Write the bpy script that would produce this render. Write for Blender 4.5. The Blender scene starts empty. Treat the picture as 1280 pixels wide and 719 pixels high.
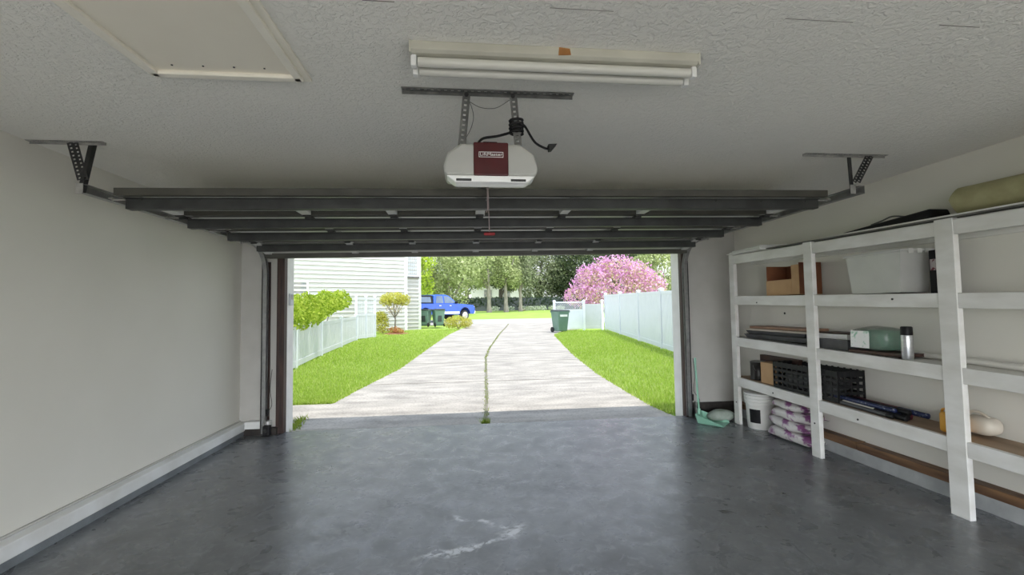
import bpy, bmesh, math, random
from mathutils import Vector, Matrix, noise
random.seed(7)
PI = math.pi
scene = bpy.context.scene
COL = scene.collection

# ------------------------------------------------------------------ materials
def new_mat(name):
    m = bpy.data.materials.new(name); m.use_nodes = True
    nt = m.node_tree
    return m, nt, nt.nodes['Principled BSDF'], nt.links

def pm(name, col, rough=0.5, col2=None, scale=6.0, metal=0.0, bump=0.0, bscale=None, spec=0.5, detail=4,
       trans=0.0, alpha=1.0, lo=0.35, hi=0.65, stretch=None):
    """procedural principled material: two colours mixed by noise, optional bump"""
    m, nt, b, L = new_mat(name)
    b.inputs['Roughness'].default_value = rough
    b.inputs['Metallic'].default_value = metal
    b.inputs['Specular IOR Level'].default_value = spec
    if trans: b.inputs['Transmission Weight'].default_value = trans
    if alpha < 1: b.inputs['Alpha'].default_value = alpha
    tc = nt.nodes.new('ShaderNodeTexCoord')
    vec = tc.outputs['Object']
    if stretch:
        mp = nt.nodes.new('ShaderNodeMapping'); mp.inputs['Scale'].default_value = stretch
        L.new(vec, mp.inputs[0]); vec = mp.outputs[0]
    n = nt.nodes.new('ShaderNodeTexNoise'); n.inputs['Scale'].default_value = scale
    n.inputs['Detail'].default_value = detail; L.new(vec, n.inputs['Vector'])
    r = nt.nodes.new('ShaderNodeValToRGB')
    r.color_ramp.elements[0].position = lo; r.color_ramp.elements[1].position = hi
    c2 = col2 or tuple(c * 0.9 for c in col)
    r.color_ramp.elements[0].color = (*c2, 1); r.color_ramp.elements[1].color = (*col, 1)
    L.new(n.outputs['Fac'], r.inputs[0]); L.new(r.outputs[0], b.inputs['Base Color'])
    if bump:
        n2 = nt.nodes.new('ShaderNodeTexNoise'); n2.inputs['Scale'].default_value = bscale or scale * 4
        n2.inputs['Detail'].default_value = 3; L.new(vec, n2.inputs['Vector'])
        bp = nt.nodes.new('ShaderNodeBump'); bp.inputs['Strength'].default_value = bump
        bp.inputs['Distance'].default_value = 0.01
        L.new(n2.outputs['Fac'], bp.inputs['Height']); L.new(bp.outputs[0], b.inputs['Normal'])
    return m

def leaf_mat(name, a, b_, c):
    m, nt, b, L = new_mat(name)
    g = nt.nodes.new('ShaderNodeNewGeometry')
    r = nt.nodes.new('ShaderNodeValToRGB')
    e = r.color_ramp.elements
    e[0].color = (*a, 1); e[1].color = (*c, 1)
    k = e.new(0.5); k.color = (*b_, 1)
    L.new(g.outputs['Random Per Island'], r.inputs[0])
    b.inputs['Roughness'].default_value = 0.6
    b.inputs['Specular IOR Level'].default_value = 0.2
    L.new(r.outputs[0], b.inputs['Base Color'])
    t = nt.nodes.new('ShaderNodeBsdfTranslucent'); L.new(r.outputs[0], t.inputs['Color'])
    mx = nt.nodes.new('ShaderNodeMixShader'); mx.inputs[0].default_value = 0.35
    L.new(b.outputs[0], mx.inputs[1]); L.new(t.outputs[0], mx.inputs[2])
    L.new(mx.outputs[0], nt.nodes['Material Output'].inputs[0])
    return m

M = {}
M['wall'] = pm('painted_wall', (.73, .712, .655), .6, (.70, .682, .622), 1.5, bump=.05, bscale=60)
M['wall_front'] = pm('painted_front_wall', (.50, .49, .46), .6, (.42, .41, .38), 2.2, bump=.05, bscale=60)  # darker than the side walls: dirt, plus backlit shade put into the colour
M['white_paint'] = pm('white_painted_wood', (.78, .775, .75), .5, (.66, .65, .61), 9, bump=.08, bscale=40, stretch=(1, .35, 1))
M['baseboard'] = pm('painted_base_board', (.78, .79, .79), .5, (.68, .68, .66), 5)
M['curb'] = pm('curb_concrete', (.20, .22, .235), .7, (.13, .14, .15), 5, bump=.2, bscale=60)
M['curb_light'] = pm('pale_curb_concrete', (.42, .43, .43), .75, (.28, .29, .29), 5, bump=.25, bscale=50)
M['sill_wood'] = pm('brown_sill_wood', (.23, .125, .06), .6, (.10, .05, .025), 4, bump=.1, bscale=30, stretch=(6, .6, 6))
M['jamb_brown'] = pm('brown_jamb_wood', (.055, .026, .019), .55, (.02, .010, .008), 6, stretch=(6, 6, .6))
M['dark_base'] = pm('dark_base_concrete', (.05, .042, .036), .8, (.018, .015, .013), 8, bump=.2)  # dark concrete at the foot of the front wall
M['galv'] = pm('galvanised_steel', (.36, .36, .36), .30, (.27, .27, .27), 14, metal=.7)
M['galv_dull'] = pm('dull_perforated_steel', (.42, .41, .39), .5, (.25, .25, .24), 18, metal=.3)
M['strap'] = pm('dull_grey_strap', (.20, .20, .19), .5, (.12, .12, .115), 20, metal=.3)
M['dark_steel'] = pm('dark_steel', (.06, .06, .06), .5, (.03, .03, .03), 20, metal=.4)
M['strut'] = pm('backlit_strut_steel', (.050, .052, .050), .55, (.030, .031, .030), 7, metal=.25, bump=.04, bscale=50)  # galvanised struts, their backlit shade put into the colour
M['door_skin'] = pm('pale_door_skin', (.72, .72, .70), .4, (.64, .64, .62), 3)
M['door_lip'] = pm('shaded_olive_door_edge', (.075, .072, .058), .5, (.05, .048, .04), 5)  # door edges darker than the skin, shade put into the colour
M['stile'] = pm('white_door_stile', (.70, .70, .68), .45, (.6, .6, .58), 8)
M['opener_grey'] = pm('pale_grey_plastic', (.44, .44, .41), .38, (.40, .40, .375), 6)
M['opener_red'] = pm('dark_red_plastic', (.075, .006, .008), .35, (.06, .005, .007), 8)
M['lens'] = pm('white_lens_plastic', (.93, .93, .92), .3, (.88, .88, .87), 10)
M['black'] = pm('black_plastic', (.010, .010, .011), .5, (.005, .005, .006), 15, spec=.3)
M['white_ink'] = pm('white_ink', (.85, .85, .84), .5)
M['red_handle'] = pm('red_handle_plastic', (.28, .01, .015), .4)
M['cord'] = pm('grey_pink_cord', (.34, .27, .27), .8)
M['tube'] = pm('unlit_fluorescent_glass', (.66, .65, .60), .18, (.61, .60, .55), 3)
M['fixture'] = pm('cream_enamel_steel', (.56, .545, .47), .4, (.48, .465, .40), 5)
M['tape'] = pm('amber_tape', (.42, .19, .06), .5, (.34, .15, .045), 20)
M['hatch'] = pm('hatch_board', (.86, .81, .71), .6, (.82, .77, .67), 2)
M['hatch_trim'] = pm('hatch_trim_paint', (.90, .86, .77), .5, (.84, .80, .71), 6)
M['seam'] = pm('dark_seam_filler', (.27, .25, .23), .8)  # dark filler colour of the ceiling tape seam
M['card'] = pm('cardboard', (.52, .33, .17), .75, (.45, .28, .14), 5)
M['card_red'] = pm('red_brown_cardboard', (.24, .085, .035), .7, (.15, .05, .022), 5)
M['tote'] = pm('translucent_plastic', (.84, .84, .81), .3, (.74, .74, .71), 4, trans=.35, alpha=.80)
M['tote_item'] = pm('grey_contents', (.30, .32, .33), .6, (.2, .21, .22), 4)
M['maroon'] = pm('maroon_print', (.16, .03, .045), .5, (.5, .45, .45), 40, lo=.55, hi=.6)
M['frame_wood'] = pm('light_brown_board', (.34, .20, .13), .5, (.24, .13, .08), 6)
M['tray'] = pm('dark_grey_tray', (.075, .078, .08), .45, (.05, .05, .052), 8)
M['tray_beige'] = pm('beige_board', (.50, .44, .38), .6, (.42, .36, .3), 6)
M['clear_bag'] = pm('clear_plastic_wrap', (.80, .84, .80), .12, (.7, .76, .7), 6, trans=.7, alpha=.5, bump=.5, bscale=25)
M['green_pack'] = pm('green_fabric', (.10, .30, .19), .7, (.05, .17, .10), 12, bump=.3, bscale=40)
M['label_white'] = pm('printed_label', (.86, .87, .85), .5, (.30, .55, .40), 26, lo=.34, hi=.44)
M['brown_flat'] = pm('dark_brown_board', (.055, .022, .014), .5, (.03, .012, .008), 9)
M['silver'] = pm('brushed_silver', (.62, .63, .64), .3, (.5, .51, .52), 20, metal=.75, stretch=(1, 1, 8))
M['conduit'] = pm('white_pipe', (.74, .72, .67), .4, (.66, .64, .59), 4)
M['shelf_tan'] = pm('stained_tan_plywood', (.42, .30, .20), .6, (.24, .16, .10), 3, stretch=(2, .5, 2))
M['can'] = pm('dark_paint_can', (.05, .047, .043), .35, (.022, .02, .018), 8, metal=.5)
M['navy'] = pm('navy_pole', (.012, .02, .075), .35, (.20, .22, .26), 60, lo=.36, hi=.42)
M['crimson'] = pm('crimson_pole', (.12, .012, .025), .35)
M['ivory'] = pm('ivory_pole', (.78, .75, .66), .35)
M['amber'] = pm('amber_plastic', (.80, .42, .05), .4, (.72, .36, .04), 8)
M['cream'] = pm('cream_plastic', (.58, .53, .45), .45, (.54, .49, .41), 5)
M['bucket'] = pm('white_bucket_plastic', (.74, .74, .71), .4, (.66, .66, .62), 5)
M['bag'] = pm('white_purple_bag_film', (.66, .64, .62), .3, (.25, .09, .23), 7.5, bump=.6, bscale=22, lo=.40, hi=.46)
M['dustpan'] = pm('mint_green_plastic', (.28, .55, .42), .4, (.25, .50, .37), 6)
M['rag'] = pm('pale_green_rag', (.36, .40, .36), .8, (.22, .27, .22), 11, bump=.5, bscale=30)
M['olive'] = pm('olive_carpet_backing', (.36, .34, .19), .85, (.30, .28, .15), 12, bump=.15, bscale=80)
M['paper'] = pm('white_paper', (.80, .80, .78), .7)
M['sheet_grey'] = pm('grey_board_edge', (.16, .155, .14), .6, (.09, .088, .08), 12)
# outdoors
M['lawn_soil'] = pm('lawn_soil', (.27, .38, .06), .9, (.20, .29, .05), 2.5)
M['far_lawn'] = pm('far_lawn', (.36, .52, .09), .9, (.28, .42, .07), .8, bump=.4, bscale=20)
M['street'] = pm('street_concrete', (.50, .49, .47), .8, (.42, .41, .40), 1.2)
M['vinyl'] = pm('white_vinyl', (.77, .79, .86), .4, (.74, .76, .83), 3)
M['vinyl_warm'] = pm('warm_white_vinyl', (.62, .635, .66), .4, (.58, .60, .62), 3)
M['siding'] = pm('cream_white_siding', (.50, .49, .46), .6, (.47, .46, .43), 4)
M['trim_white'] = pm('white_trim', (.84, .84, .82), .5)
M['glass_dark'] = pm('reflecting_glass', (.22, .24, .26), .06, (.42, .36, .34), 3, spec=.8)
M['louver'] = pm('pale_grey_louver', (.66, .69, .74), .5)
M['bin_green'] = pm('bin_green_plastic', (.155, .255, .205), .45, (.13, .22, .175), 3)
M['bin_dark'] = pm('bin_dark_plastic', (.035, .05, .045), .45)
M['tyre'] = pm('tyre_rubber', (.02, .02, .021), .7)
M['rim'] = pm('alloy_rim', (.62, .61, .58), .3, metal=.6)
M['truck_blue'] = pm('blue_car_paint', (.006, .085, .52), .2, (.005, .075, .48), 2, spec=.7)
M['truck_silver'] = pm('silver_lower_panel', (.62, .64, .68), .3, metal=.2)
M['chrome'] = pm('chrome', (.7, .7, .7), .15, metal=.9)
M['car_glass'] = pm('tinted_glass', (.05, .09, .16), .05, (.12, .17, .24), 1, spec=.9)
M['tail_red'] = pm('red_lamp_plastic', (.5, .02, .02), .3)
M['bark'] = pm('grey_bark', (.30, .27, .23), .9, (.18, .16, .13), 6, bump=.5, bscale=20, stretch=(1, 1, .3))
M['bark_dark'] = pm('dark_bark', (.07, .06, .045), .9, (.04, .033, .026), 6, bump=.5, stretch=(1, 1, .3))
M['mulch'] = pm('red_mulch', (.36, .17, .10), .95, (.22, .10, .06), 10, bump=.6, bscale=30)
M['house_far'] = pm('far_house_render', (.72, .71, .68), .8)
M['roof'] = pm('grey_roof_shingle', (.20, .19, .18), .9, (.14, .13, .125), 4)
M['lf_lime'] = leaf_mat('lime_leaves', (.22, .34, .03), (.40, .52, .05), (.58, .66, .12))
M['lf_yellow'] = leaf_mat('yellow_green_leaves', (.40, .42, .06), (.58, .55, .10), (.66, .62, .20))
M['lf_pale'] = leaf_mat('pale_tree_leaves', (.20, .25, .10), (.37, .43, .18), (.58, .61, .34))
M['lf_mid'] = leaf_mat('grey_green_leaves', (.09, .115, .055), (.21, .25, .13), (.42, .45, .27))
M['lf_dark'] = leaf_mat('dark_tree_leaves', (.02, .032, .018), (.055, .08, .035), (.19, .22, .11))
M['lf_hedge'] = leaf_mat('dark_hedge_leaves', (.012, .03, .014), (.03, .06, .022), (.07, .11, .035))
M['lf_pink'] = leaf_mat('pink_blossom', (.60, .26, .52), (.70, .38, .62), (.78, .52, .68))
M['lf_peach'] = leaf_mat('bronze_green_leaves', (.45, .46, .20), (.62, .48, .33), (.68, .52, .42))
M['lf_rust'] = leaf_mat('rust_leaves', (.42, .16, .07), (.58, .30, .12), (.5, .45, .12))
M['lf_white'] = leaf_mat('white_flower_leaves', (.20, .30, .10), (.55, .60, .45), (.85, .85, .80))
M['grass'] = leaf_mat('grass_blades', (.34, .50, .06), (.46, .62, .10), (.62, .70, .24))
M['weed'] = leaf_mat('crack_grass', (.16, .27, .03), (.28, .38, .05), (.42, .44, .10))

# ---- floor: worn concrete with stains, scuffs and rings
def floor_material():
    m, nt, b, L = new_mat('worn_garage_concrete')
    N = nt.nodes.new
    tc = N('ShaderNodeTexCoord'); P = tc.outputs['Object']
    def noise_(scale, detail=5, dist=0.0, vec=P):
        n = N('ShaderNodeTexNoise'); n.inputs['Scale'].default_value = scale
        n.inputs['Detail'].default_value = detail; n.inputs['Distortion'].default_value = dist
        L.new(vec, n.inputs['Vector']); return n.outputs['Fac']
    def mrange(v, a, c, lo=0.0, hi=1.0):
        r = N('ShaderNodeMapRange'); L.new(v, r.inputs['Value'])
        r.inputs['From Min'].default_value = a; r.inputs['From Max'].default_value = c
        r.inputs['To Min'].default_value = lo; r.inputs['To Max'].default_value = hi
        return r.outputs['Result']
    def math_(op, a, c):
        n = N('ShaderNodeMath'); n.operation = op
        for i, x in enumerate((a, c)):
            if isinstance(x, (int, float)): n.inputs[i].default_value = x
            else: L.new(x, n.inputs[i])
        return n.outputs[0]
    def mix(f, c1, c2):
        n = N('ShaderNodeMix'); n.data_type = 'RGBA'
        L.new(f, n.inputs['Factor'])
        for s, c in (('A', c1), ('B', c2)):
            i = [k for k in n.inputs if k.name == s and k.type == 'RGBA'][0]
            if isinstance(c, tuple): i.default_value = (*c, 1)
            else: L.new(c, i)
        return [k for k in n.outputs if k.type == 'RGBA'][0]
    wob = N('ShaderNodeTexNoise'); wob.inputs['Scale'].default_value = 3.5; L.new(P, wob.inputs['Vector'])
    vs = N('ShaderNodeVectorMath'); vs.operation = 'MULTIPLY_ADD'
    L.new(wob.outputs['Color'], vs.inputs[0]); vs.inputs[1].default_value = (.25, .25, 0); L.new(P, vs.inputs[2])
    W = vs.outputs[0]     # slightly wobbled position (offset ~ .125)
    def blob(cx, cy, sx, sy, rot=0.0, hard=.5):
        mp = N('ShaderNodeMapping'); mp.vector_type = 'TEXTURE'
        mp.inputs['Location'].default_value = (cx + .125, cy + .125, 0)
        mp.inputs['Rotation'].default_value = (0, 0, rot)
        mp.inputs['Scale'].default_value = (sx, sy, 100)
        L.new(W, mp.inputs[0])
        ln = N('ShaderNodeVectorMath'); ln.operation = 'LENGTH'; L.new(mp.outputs[0], ln.inputs[0])
        return ln.outputs['Value']
    def spot(*a, hard=.5): return mrange(blob(*a), 1.0, hard)
    def ring(cx, cy, r, w):
        d = blob(cx, cy, r, r)
        e = math_('ABSOLUTE', math_('SUBTRACT', d, 1.0), 0)
        return mrange(e, w, 0)
    big = mrange(noise_(.9, 6, .8), .38, .62)
    mid = mrange(noise_(4.0, 8, .6), .33, .7)
    fine = mrange(noise_(38, 6), .3, .72)
    c = mix(big, (.098, .103, .105), (.20, .207, .212))
    c = mix(math_('MULTIPLY', mid, .5), c, (.25, .262, .28))
    c = mix(math_('MULTIPLY', fine, .4), c, (.075, .079, .082))
    worn = mrange(noise_(7, 12, 1.6), .47, .56)
    c = mix(math_('MULTIPLY', worn, .38), c, (.085, .088, .092))
    pale = mrange(noise_(11, 12, 2.0, W), .56, .66)
    c = mix(math_('MULTIPLY', pale, .4), c, (.33, .34, .36))
    # dark blotches
    grit = mrange(noise_(16, 8, 1.2), .44, .58)
    d = spot(-.50, 3.36, .17, .10, .3)
    for a in ((-.26, 3.24, .22, .07, -.5), (-.40, 3.62, .09, .05, 0), (.75, 3.95, .25, .10, .1), (1.15, 3.83, .30, .06, -.2),
              (.72, 3.45, .45, .28, .2), (-1.25, 4.1, .35, .22, .4), (.25, 3.6, .5, .3, 0), (-.7, 3.0, .4, .22, .5)):
        d = math_('MAXIMUM', d, spot(*a, hard=.1))
    d = math_('MULTIPLY', math_('MULTIPLY', d, grit), .95)
    c = mix(d, c, (.035, .037, .04))
    d = spot(1.70, 2.90, .07, .04, 0)
    for a in ((2.15, 3.45, .10, .035, .2), (2.42, 4.62, .16, .04, -.3), (2.3, 3.1, .05, .03, 0), (-1.3, 2.9, .03, .02, 0), (-1.7, 2.4, .02, .02, 0)):
        d = math_('MAXIMUM', d, spot(*a, hard=.3))
    c = mix(math_('MULTIPLY', d, .85), c, (.03, .031, .033))
    # tyre rings and the long crack-like stain lines
    rg = ring(-.56, 3.72, .33, .035)
    for a in ((-1.12, 4.0, .26, .04), (1.55, 2.35, .30, .03), (1.95, 4.5, .18, .05)):
        rg = math_('MAXIMUM', rg, ring(*a))
    rg = math_('MULTIPLY', rg, mrange(noise_(2.3, 2), .42, .6))
    c = mix(math_('MULTIPLY', rg, .9), c, (.04, .042, .045))
    # white scuffs
    s = spot(-.02, 2.66, .34, .045, .32)
    for a in ((.28, 2.80, .13, .07, .5), (.10, 2.93, .10, .03, -.7), (-.03, 3.05, .10, .02, -.7), (.22, 2.87, .06, .02, -.6)):
        s = math_('MAXIMUM', s, spot(*a, hard=.3))
    s = math_('MULTIPLY', s, mrange(noise_(24, 6, .8), .40, .56))
    c = mix(math_('MULTIPLY', s, .85), c, (.72, .74, .78))
    L.new(c, b.inputs['Base Color'])
    L.new(mrange(noise_(6, 6, .5), .3, .7, .22, .38), b.inputs['Roughness'])
    b.inputs['Specular IOR Level'].default_value = .8
    bp = N('ShaderNodeBump'); bp.inputs['Strength'].default_value = .05; bp.inputs['Distance'].default_value = .01
    L.new(noise_(55, 5), bp.inputs['Height']); L.new(bp.outputs[0], b.inputs['Normal'])
    return m
M['floor'] = floor_material()

def ceiling_material():
    m, nt, b, L = new_mat('textured_ceiling_paint')
    N = nt.nodes.new
    tc = N('ShaderNodeTexCoord')
    n = N('ShaderNodeTexNoise'); n.inputs['Scale'].default_value = 42; n.inputs['Detail'].default_value = 5
    n.inputs['Distortion'].default_value = .8; L.new(tc.outputs['Object'], n.inputs['Vector'])
    r = N('ShaderNodeValToRGB'); r.color_ramp.elements[0].position = .42; r.color_ramp.elements[1].position = .58
    L.new(n.outputs['Fac'], r.inputs[0])
    bp = N('ShaderNodeBump'); bp.inputs['Strength'].default_value = .55; bp.inputs['Distance'].default_value = .006
    L.new(r.outputs[0], bp.inputs['Height']); L.new(bp.outputs[0], b.inputs['Normal'])
    n2 = N('ShaderNodeTexNoise'); n2.inputs['Scale'].default_value = 1.2; L.new(tc.outputs['Object'], n2.inputs['Vector'])
    r2 = N('ShaderNodeValToRGB'); r2.color_ramp.elements[0].color = (.82, .805, .76, 1); r2.color_ramp.elements[1].color = (.86, .845, .80, 1)
    L.new(n2.outputs['Fac'], r2.inputs[0]); L.new(r2.outputs[0], b.inputs['Base Color'])
    b.inputs['Roughness'].default_value = .85; b.inputs['Specular IOR Level'].default_value = .2
    return m
M['ceiling'] = ceiling_material()

def driveway_material():
    m, nt, b, L = new_mat('broomed_driveway_concrete')
    N = nt.nodes.new
    tc = N('ShaderNodeTexCoord')
    def nz(s, d=5, st=None):
        v = tc.outputs['Object']
        if st:
            mp = N('ShaderNodeMapping'); mp.inputs['Scale'].default_value = st; L.new(v, mp.inputs[0]); v = mp.outputs[0]
        n = N('ShaderNodeTexNoise'); n.inputs['Scale'].default_value = s; n.inputs['Detail'].default_value = d
        L.new(v, n.inputs['Vector']); return n.outputs['Fac']
    r = N('ShaderNodeValToRGB'); e = r.color_ramp.elements
    e[0].position = .32; e[0].color = (.34, .315, .285, 1); e[1].position = .66; e[1].color = (.55, .51, .46, 1)
    L.new(nz(2.2, 8, (.7, 1.8, 1)), r.inputs[0])
    r2 = N('ShaderNodeValToRGB'); e = r2.color_ramp.elements
    e[0].position = .36; e[0].color = (.62, .60, .58, 1); e[1].position = .52; e[1].color = (1, 1, 1, 1)
    L.new(nz(34, 6), r2.inputs[0])
    mx = N('ShaderNodeMix'); mx.data_type = 'RGBA'; mx.blend_type = 'MULTIPLY'; mx.inputs[0].default_value = .6
    L.new(r.outputs[0], mx.inputs[6]); L.new(r2.outputs[0], mx.inputs[7])
    L.new(mx.outputs[2], b.inputs['Base Color'])
    b.inputs['Roughness'].default_value = .8
    bp = N('ShaderNodeBump'); bp.inputs['Strength'].default_value = .3; bp.inputs['Distance'].default_value = .01
    L.new(nz(60, 4), bp.inputs['Height']); L.new(bp.outputs[0], b.inputs['Normal'])
    return m
M['driveway'] = driveway_material()
M['joint'] = pm('dark_joint_filler', (.30, .275, .24), .9, (.22, .2, .17), 5)

# ------------------------------------------------------------------ mesh builder
def V(*a): return Vector(a)
class MB:
    def __init__(s): s.v = []; s.f = []
    def add(s, vs, fs):
        o = len(s.v); s.v += [Vector(v) for v in vs]; s.f += [tuple(i + o for i in f) for f in fs]; return s
    def box(s, x0, x1, y0, y1, z0, z1):
        return s.add([(x0,y0,z0),(x1,y0,z0),(x1,y1,z0),(x0,y1,z0),(x0,y0,z1),(x1,y0,z1),(x1,y1,z1),(x0,y1,z1)],
                     [(0,3,2,1),(4,5,6,7),(0,1,5,4),(1,2,6,5),(2,3,7,6),(3,0,4,7)])
    def hexa(s, b4, t4):
        return s.add(list(b4) + list(t4), [(0,3,2,1),(4,5,6,7),(0,1,5,4),(1,2,6,5),(2,3,7,6),(3,0,4,7)])
    def bar(s, p0, p1, w, t, up=(0,0,1)):
        """rectangular bar from p0 to p1; w along side axis, t along the other"""
        p0 = Vector(p0); p1 = Vector(p1); d = (p1 - p0).normalized(); u = Vector(up)
        a = d.cross(u)
        if a.length < 1e-4: a = d.cross(Vector((1, 0, 0)))
        a.normalize(); c = a.cross(d)
        a *= w / 2; c *= t / 2
        return s.hexa([p0-a-c, p0+a-c, p0+a+c, p0-a+c], [p1-a-c, p1+a-c, p1+a+c, p1-a+c])
    def tube(s, pts, r, n=8, cap=True):
        pts = [Vector(p) for p in pts]; o = len(s.v); prev = None
        for i, p in enumerate(pts):
            d = (pts[min(i+1, len(pts)-1)] - pts[max(i-1, 0)]).normalized()
            if prev is None:
                a = d.orthogonal().normalized()
            else:
                a = (prev - d * prev.dot(d))
                a = a.normalized() if a.length > 1e-6 else d.orthogonal().normalized()
            prev = a; c = d.cross(a)
            rr = r[i] if isinstance(r, (list, tuple)) else r
            for k in range(n):
                t = 2*PI*k/n; s.v.append(p + (a*math.cos(t) + c*math.sin(t))*rr)
        for i in range(len(pts)-1):
            for k in range(n):
                k2 = (k+1) % n
                s.f.append((o+i*n+k, o+i*n+k2, o+(i+1)*n+k2, o+(i+1)*n+k))
        if cap:
            s.f.append(tuple(o+k for k in reversed(range(n)))); s.f.append(tuple(o+(len(pts)-1)*n+k for k in range(n)))
        return s
    def lathe(s, prof, c=(0,0,0), n=24, ax='z'):
        """prof: list of (r, h)"""
        o = len(s.v); c = Vector(c)
        for r, h in prof:
            for k in range(n):
                t = 2*PI*k/n; a, b_ = r*math.cos(t), r*math.sin(t)
                s.v.append(c + (V(a,b_,h) if ax == 'z' else V(a,h,b_) if ax == 'y' else V(h,a,b_)))
        for i in range(len(prof)-1):
            for k in range(n):
                k2 = (k+1) % n; q = (o+i*n+k, o+i*n+k2, o+(i+1)*n+k2, o+(i+1)*n+k)
                s.f.append(q)
        s.f.append(tuple(o+k for k in range(n))); s.f.append(tuple(o+(len(prof)-1)*n+k for k in range(n)))
        return s
    def prism(s, pts, axis, a, b_):
        """extrude 2-D polygon; axis = the extrusion axis; pts in the two other axes in order"""
        n = len(pts)
        def P(p, h):
            return {'x': (h, p[0], p[1]), 'y': (p[0], h, p[1]), 'z': (p[0], p[1], h)}[axis]
        return s.add([P(p, a) for p in pts] + [P(p, b_) for p in pts],
                     [tuple(range(n)), tuple(reversed(range(n, 2*n)))] + [(i, (i+1)%n, n+(i+1)%n, n+i) for i in range(n)])
    def build(s, name, mat, parent=None, bevel=0, smooth=False, subd=0, seg=2):
        me = bpy.data.meshes.new(name)
        off = Vector((0,0,0)); q = parent
        while q is not None: off += q.location; q = q.parent
        me.from_pydata([tuple(v - off) for v in s.v], [], s.f)
        bm = bmesh.new(); bm.from_mesh(me); bmesh.ops.recalc_face_normals(bm, faces=bm.faces); bm.to_mesh(me); bm.free()
        me.materials.append(mat)
        o = bpy.data.objects.new(name, me); COL.objects.link(o)
        if parent is not None: o.parent = parent
        if smooth: me.polygons.foreach_set('use_smooth', [True]*len(me.polygons))
        if bevel:
            md = o.modifiers.new('bevel', 'BEVEL'); md.width = bevel; md.segments = seg; md.limit_method = 'ANGLE'; md.angle_limit = .6
        if subd:
            md = o.modifiers.new('sub', 'SUBSURF'); md.levels = subd; md.render_levels = subd
        if smooth and not subd:
            try: me.set_sharp_from_angle(angle=math.radians(40))
            except Exception: pass
        return o

def tag(o, label, cat, group=None, kind=None):
    o['label'] = label; o['category'] = cat
    if group: o['group'] = group
    if kind: o['kind'] = kind
    return o
def thing(name, label, cat, loc=(0,0,0), group=None, kind=None):
    o = bpy.data.objects.new(name, None); COL.objects.link(o); o.location = loc; o.empty_display_size = .1
    return tag(o, label, cat, group, kind)
def struct(o, label=None, cat=None):
    o['kind'] = 'structure'
    if label: o['label'] = label; o['category'] = cat
    return o

# ------------------------------------------------------------------ constants of the place
XL, XR, D, H = -2.55, 3.45, 5.42, 2.396      # left wall, right wall, inner face of the front wall, ceiling
OL, OR, OH = -2.075, 2.72, 2.13              # door opening
OUT = 5.64                                   # outer face of the front wall
YB = -1.7                                    # rear wall
def gz(Y):                                   # the ground outside rises gently towards the street
    if Y < 6.2: return -.04
    if Y < 26: return -.04 + .02*(Y-6.2)
    return .356 + .035*(Y-26)

# ------------------------------------------------------------------ room shell
struct(MB().box(XL-.15, XR+.15, YB-.15, 5.46, -.2, 0).build('floor', M['floor']), 'worn grey concrete garage floor with stains and scuffs', 'floor')
struct(MB().box(XL-.15, XR+.15, YB-.15, OUT, H, H+.12).build('ceiling', M['ceiling']), 'white textured garage ceiling', 'ceiling')
struct(MB().box(XL-.15, XL, YB-.15, OUT, -.2, H).build('wall_left', M['wall']), 'plain white garage wall on the left', 'wall')
struct(MB().box(XR, XR+.15, YB-.15, OUT, -.2, H).build('wall_right', M['wall']), 'plain cream white garage wall behind the shelves', 'wall')
w = MB()
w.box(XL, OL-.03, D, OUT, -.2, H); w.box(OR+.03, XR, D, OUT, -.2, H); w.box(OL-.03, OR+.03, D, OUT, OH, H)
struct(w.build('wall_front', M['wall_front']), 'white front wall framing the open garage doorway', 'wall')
w = MB()     # rear wall behind the camera, wide opening added to let fill light in
BX0, BX1, BZ0, BZ1 = -2.5, 3.4, .0, 1.75
w.box(XL, BX0, YB-.15, YB, 0, H); w.box(BX1, XR, YB-.15, YB, 0, H); w.box(BX0, BX1, YB-.15, YB, BZ1, H)
struct(w.build('wall_back', M['wall']))
# reveal linings of the doorway, white outside, brown wood inside
for nm, x, sgn in (('trim_1', OL, -1), ('trim_2', OR, 1)):
    struct(MB().box(min(x, x+sgn*.03), max(x, x+sgn*.03), D+.05, OUT+.06, -.06, OH).build(nm, M['trim_white'], bevel=.004))
struct(MB().box(OL, OR, D+.05, OUT+.06, OH-.03, OH).build('trim_3', M['trim_white']))
for nm, x, sgn in (('trim_4', OL, -1), ('trim_5', OR, 1)):
    struct(MB().box(min(x+sgn*.035, x-sgn*.012), max(x+sgn*.035, x-sgn*.012), D-.035, D+.05, 0, OH).box(min(x+sgn*.036, x+sgn*.075), max(x+sgn*.036, x+sgn*.075), D-.028, D-.001, 0, OH).build(nm, M['jamb_brown'], bevel=.004))
# left curb: grey concrete foot, white board, pale ledge
struct(MB().box(XL, XL+.085, YB, D, 0, .056).build('curb', M['curb'], bevel=.004))
struct(MB().box(XL, XL+.095, YB, D, .056, .143).build('baseboard_left', M['baseboard'], bevel=.006))
b = MB()
b.box(XL+.095, OL-.12, D-.09, D, .075, .155)
struct(b.build('baseboard_front', M['baseboard'], bevel=.006))
struct(MB().box(XL+.085, OL-.05, D-.075, D, 0, .075).build('trim_6', M['dark_base']))
struct(MB().box(XL, XL+.02, YB, D, .143, .158).build('trim_7', M['wall_front'], bevel=.004))
# right curb: concrete stem with brown sill boards on it
struct(MB().box(XR-.085, XR, YB, D, 0, .105).build('baseboard_right', M['curb_light'], bevel=.004))
for i, (y0, y1) in enumerate(((YB, 2.425), (2.432, 3.62), (3.627, D))):
    struct(MB().box(XR-.09-.004*(i % 2), XR, y0, y1, .105, .172-.004*(i % 2)).build('trim_%d' % (8+i), M['sill_wood'], bevel=.004))
struct(MB().box(OR+.06, XR-.09, D-.02, D, 0, .17).build('trim_11', M['dark_base']))
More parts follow.
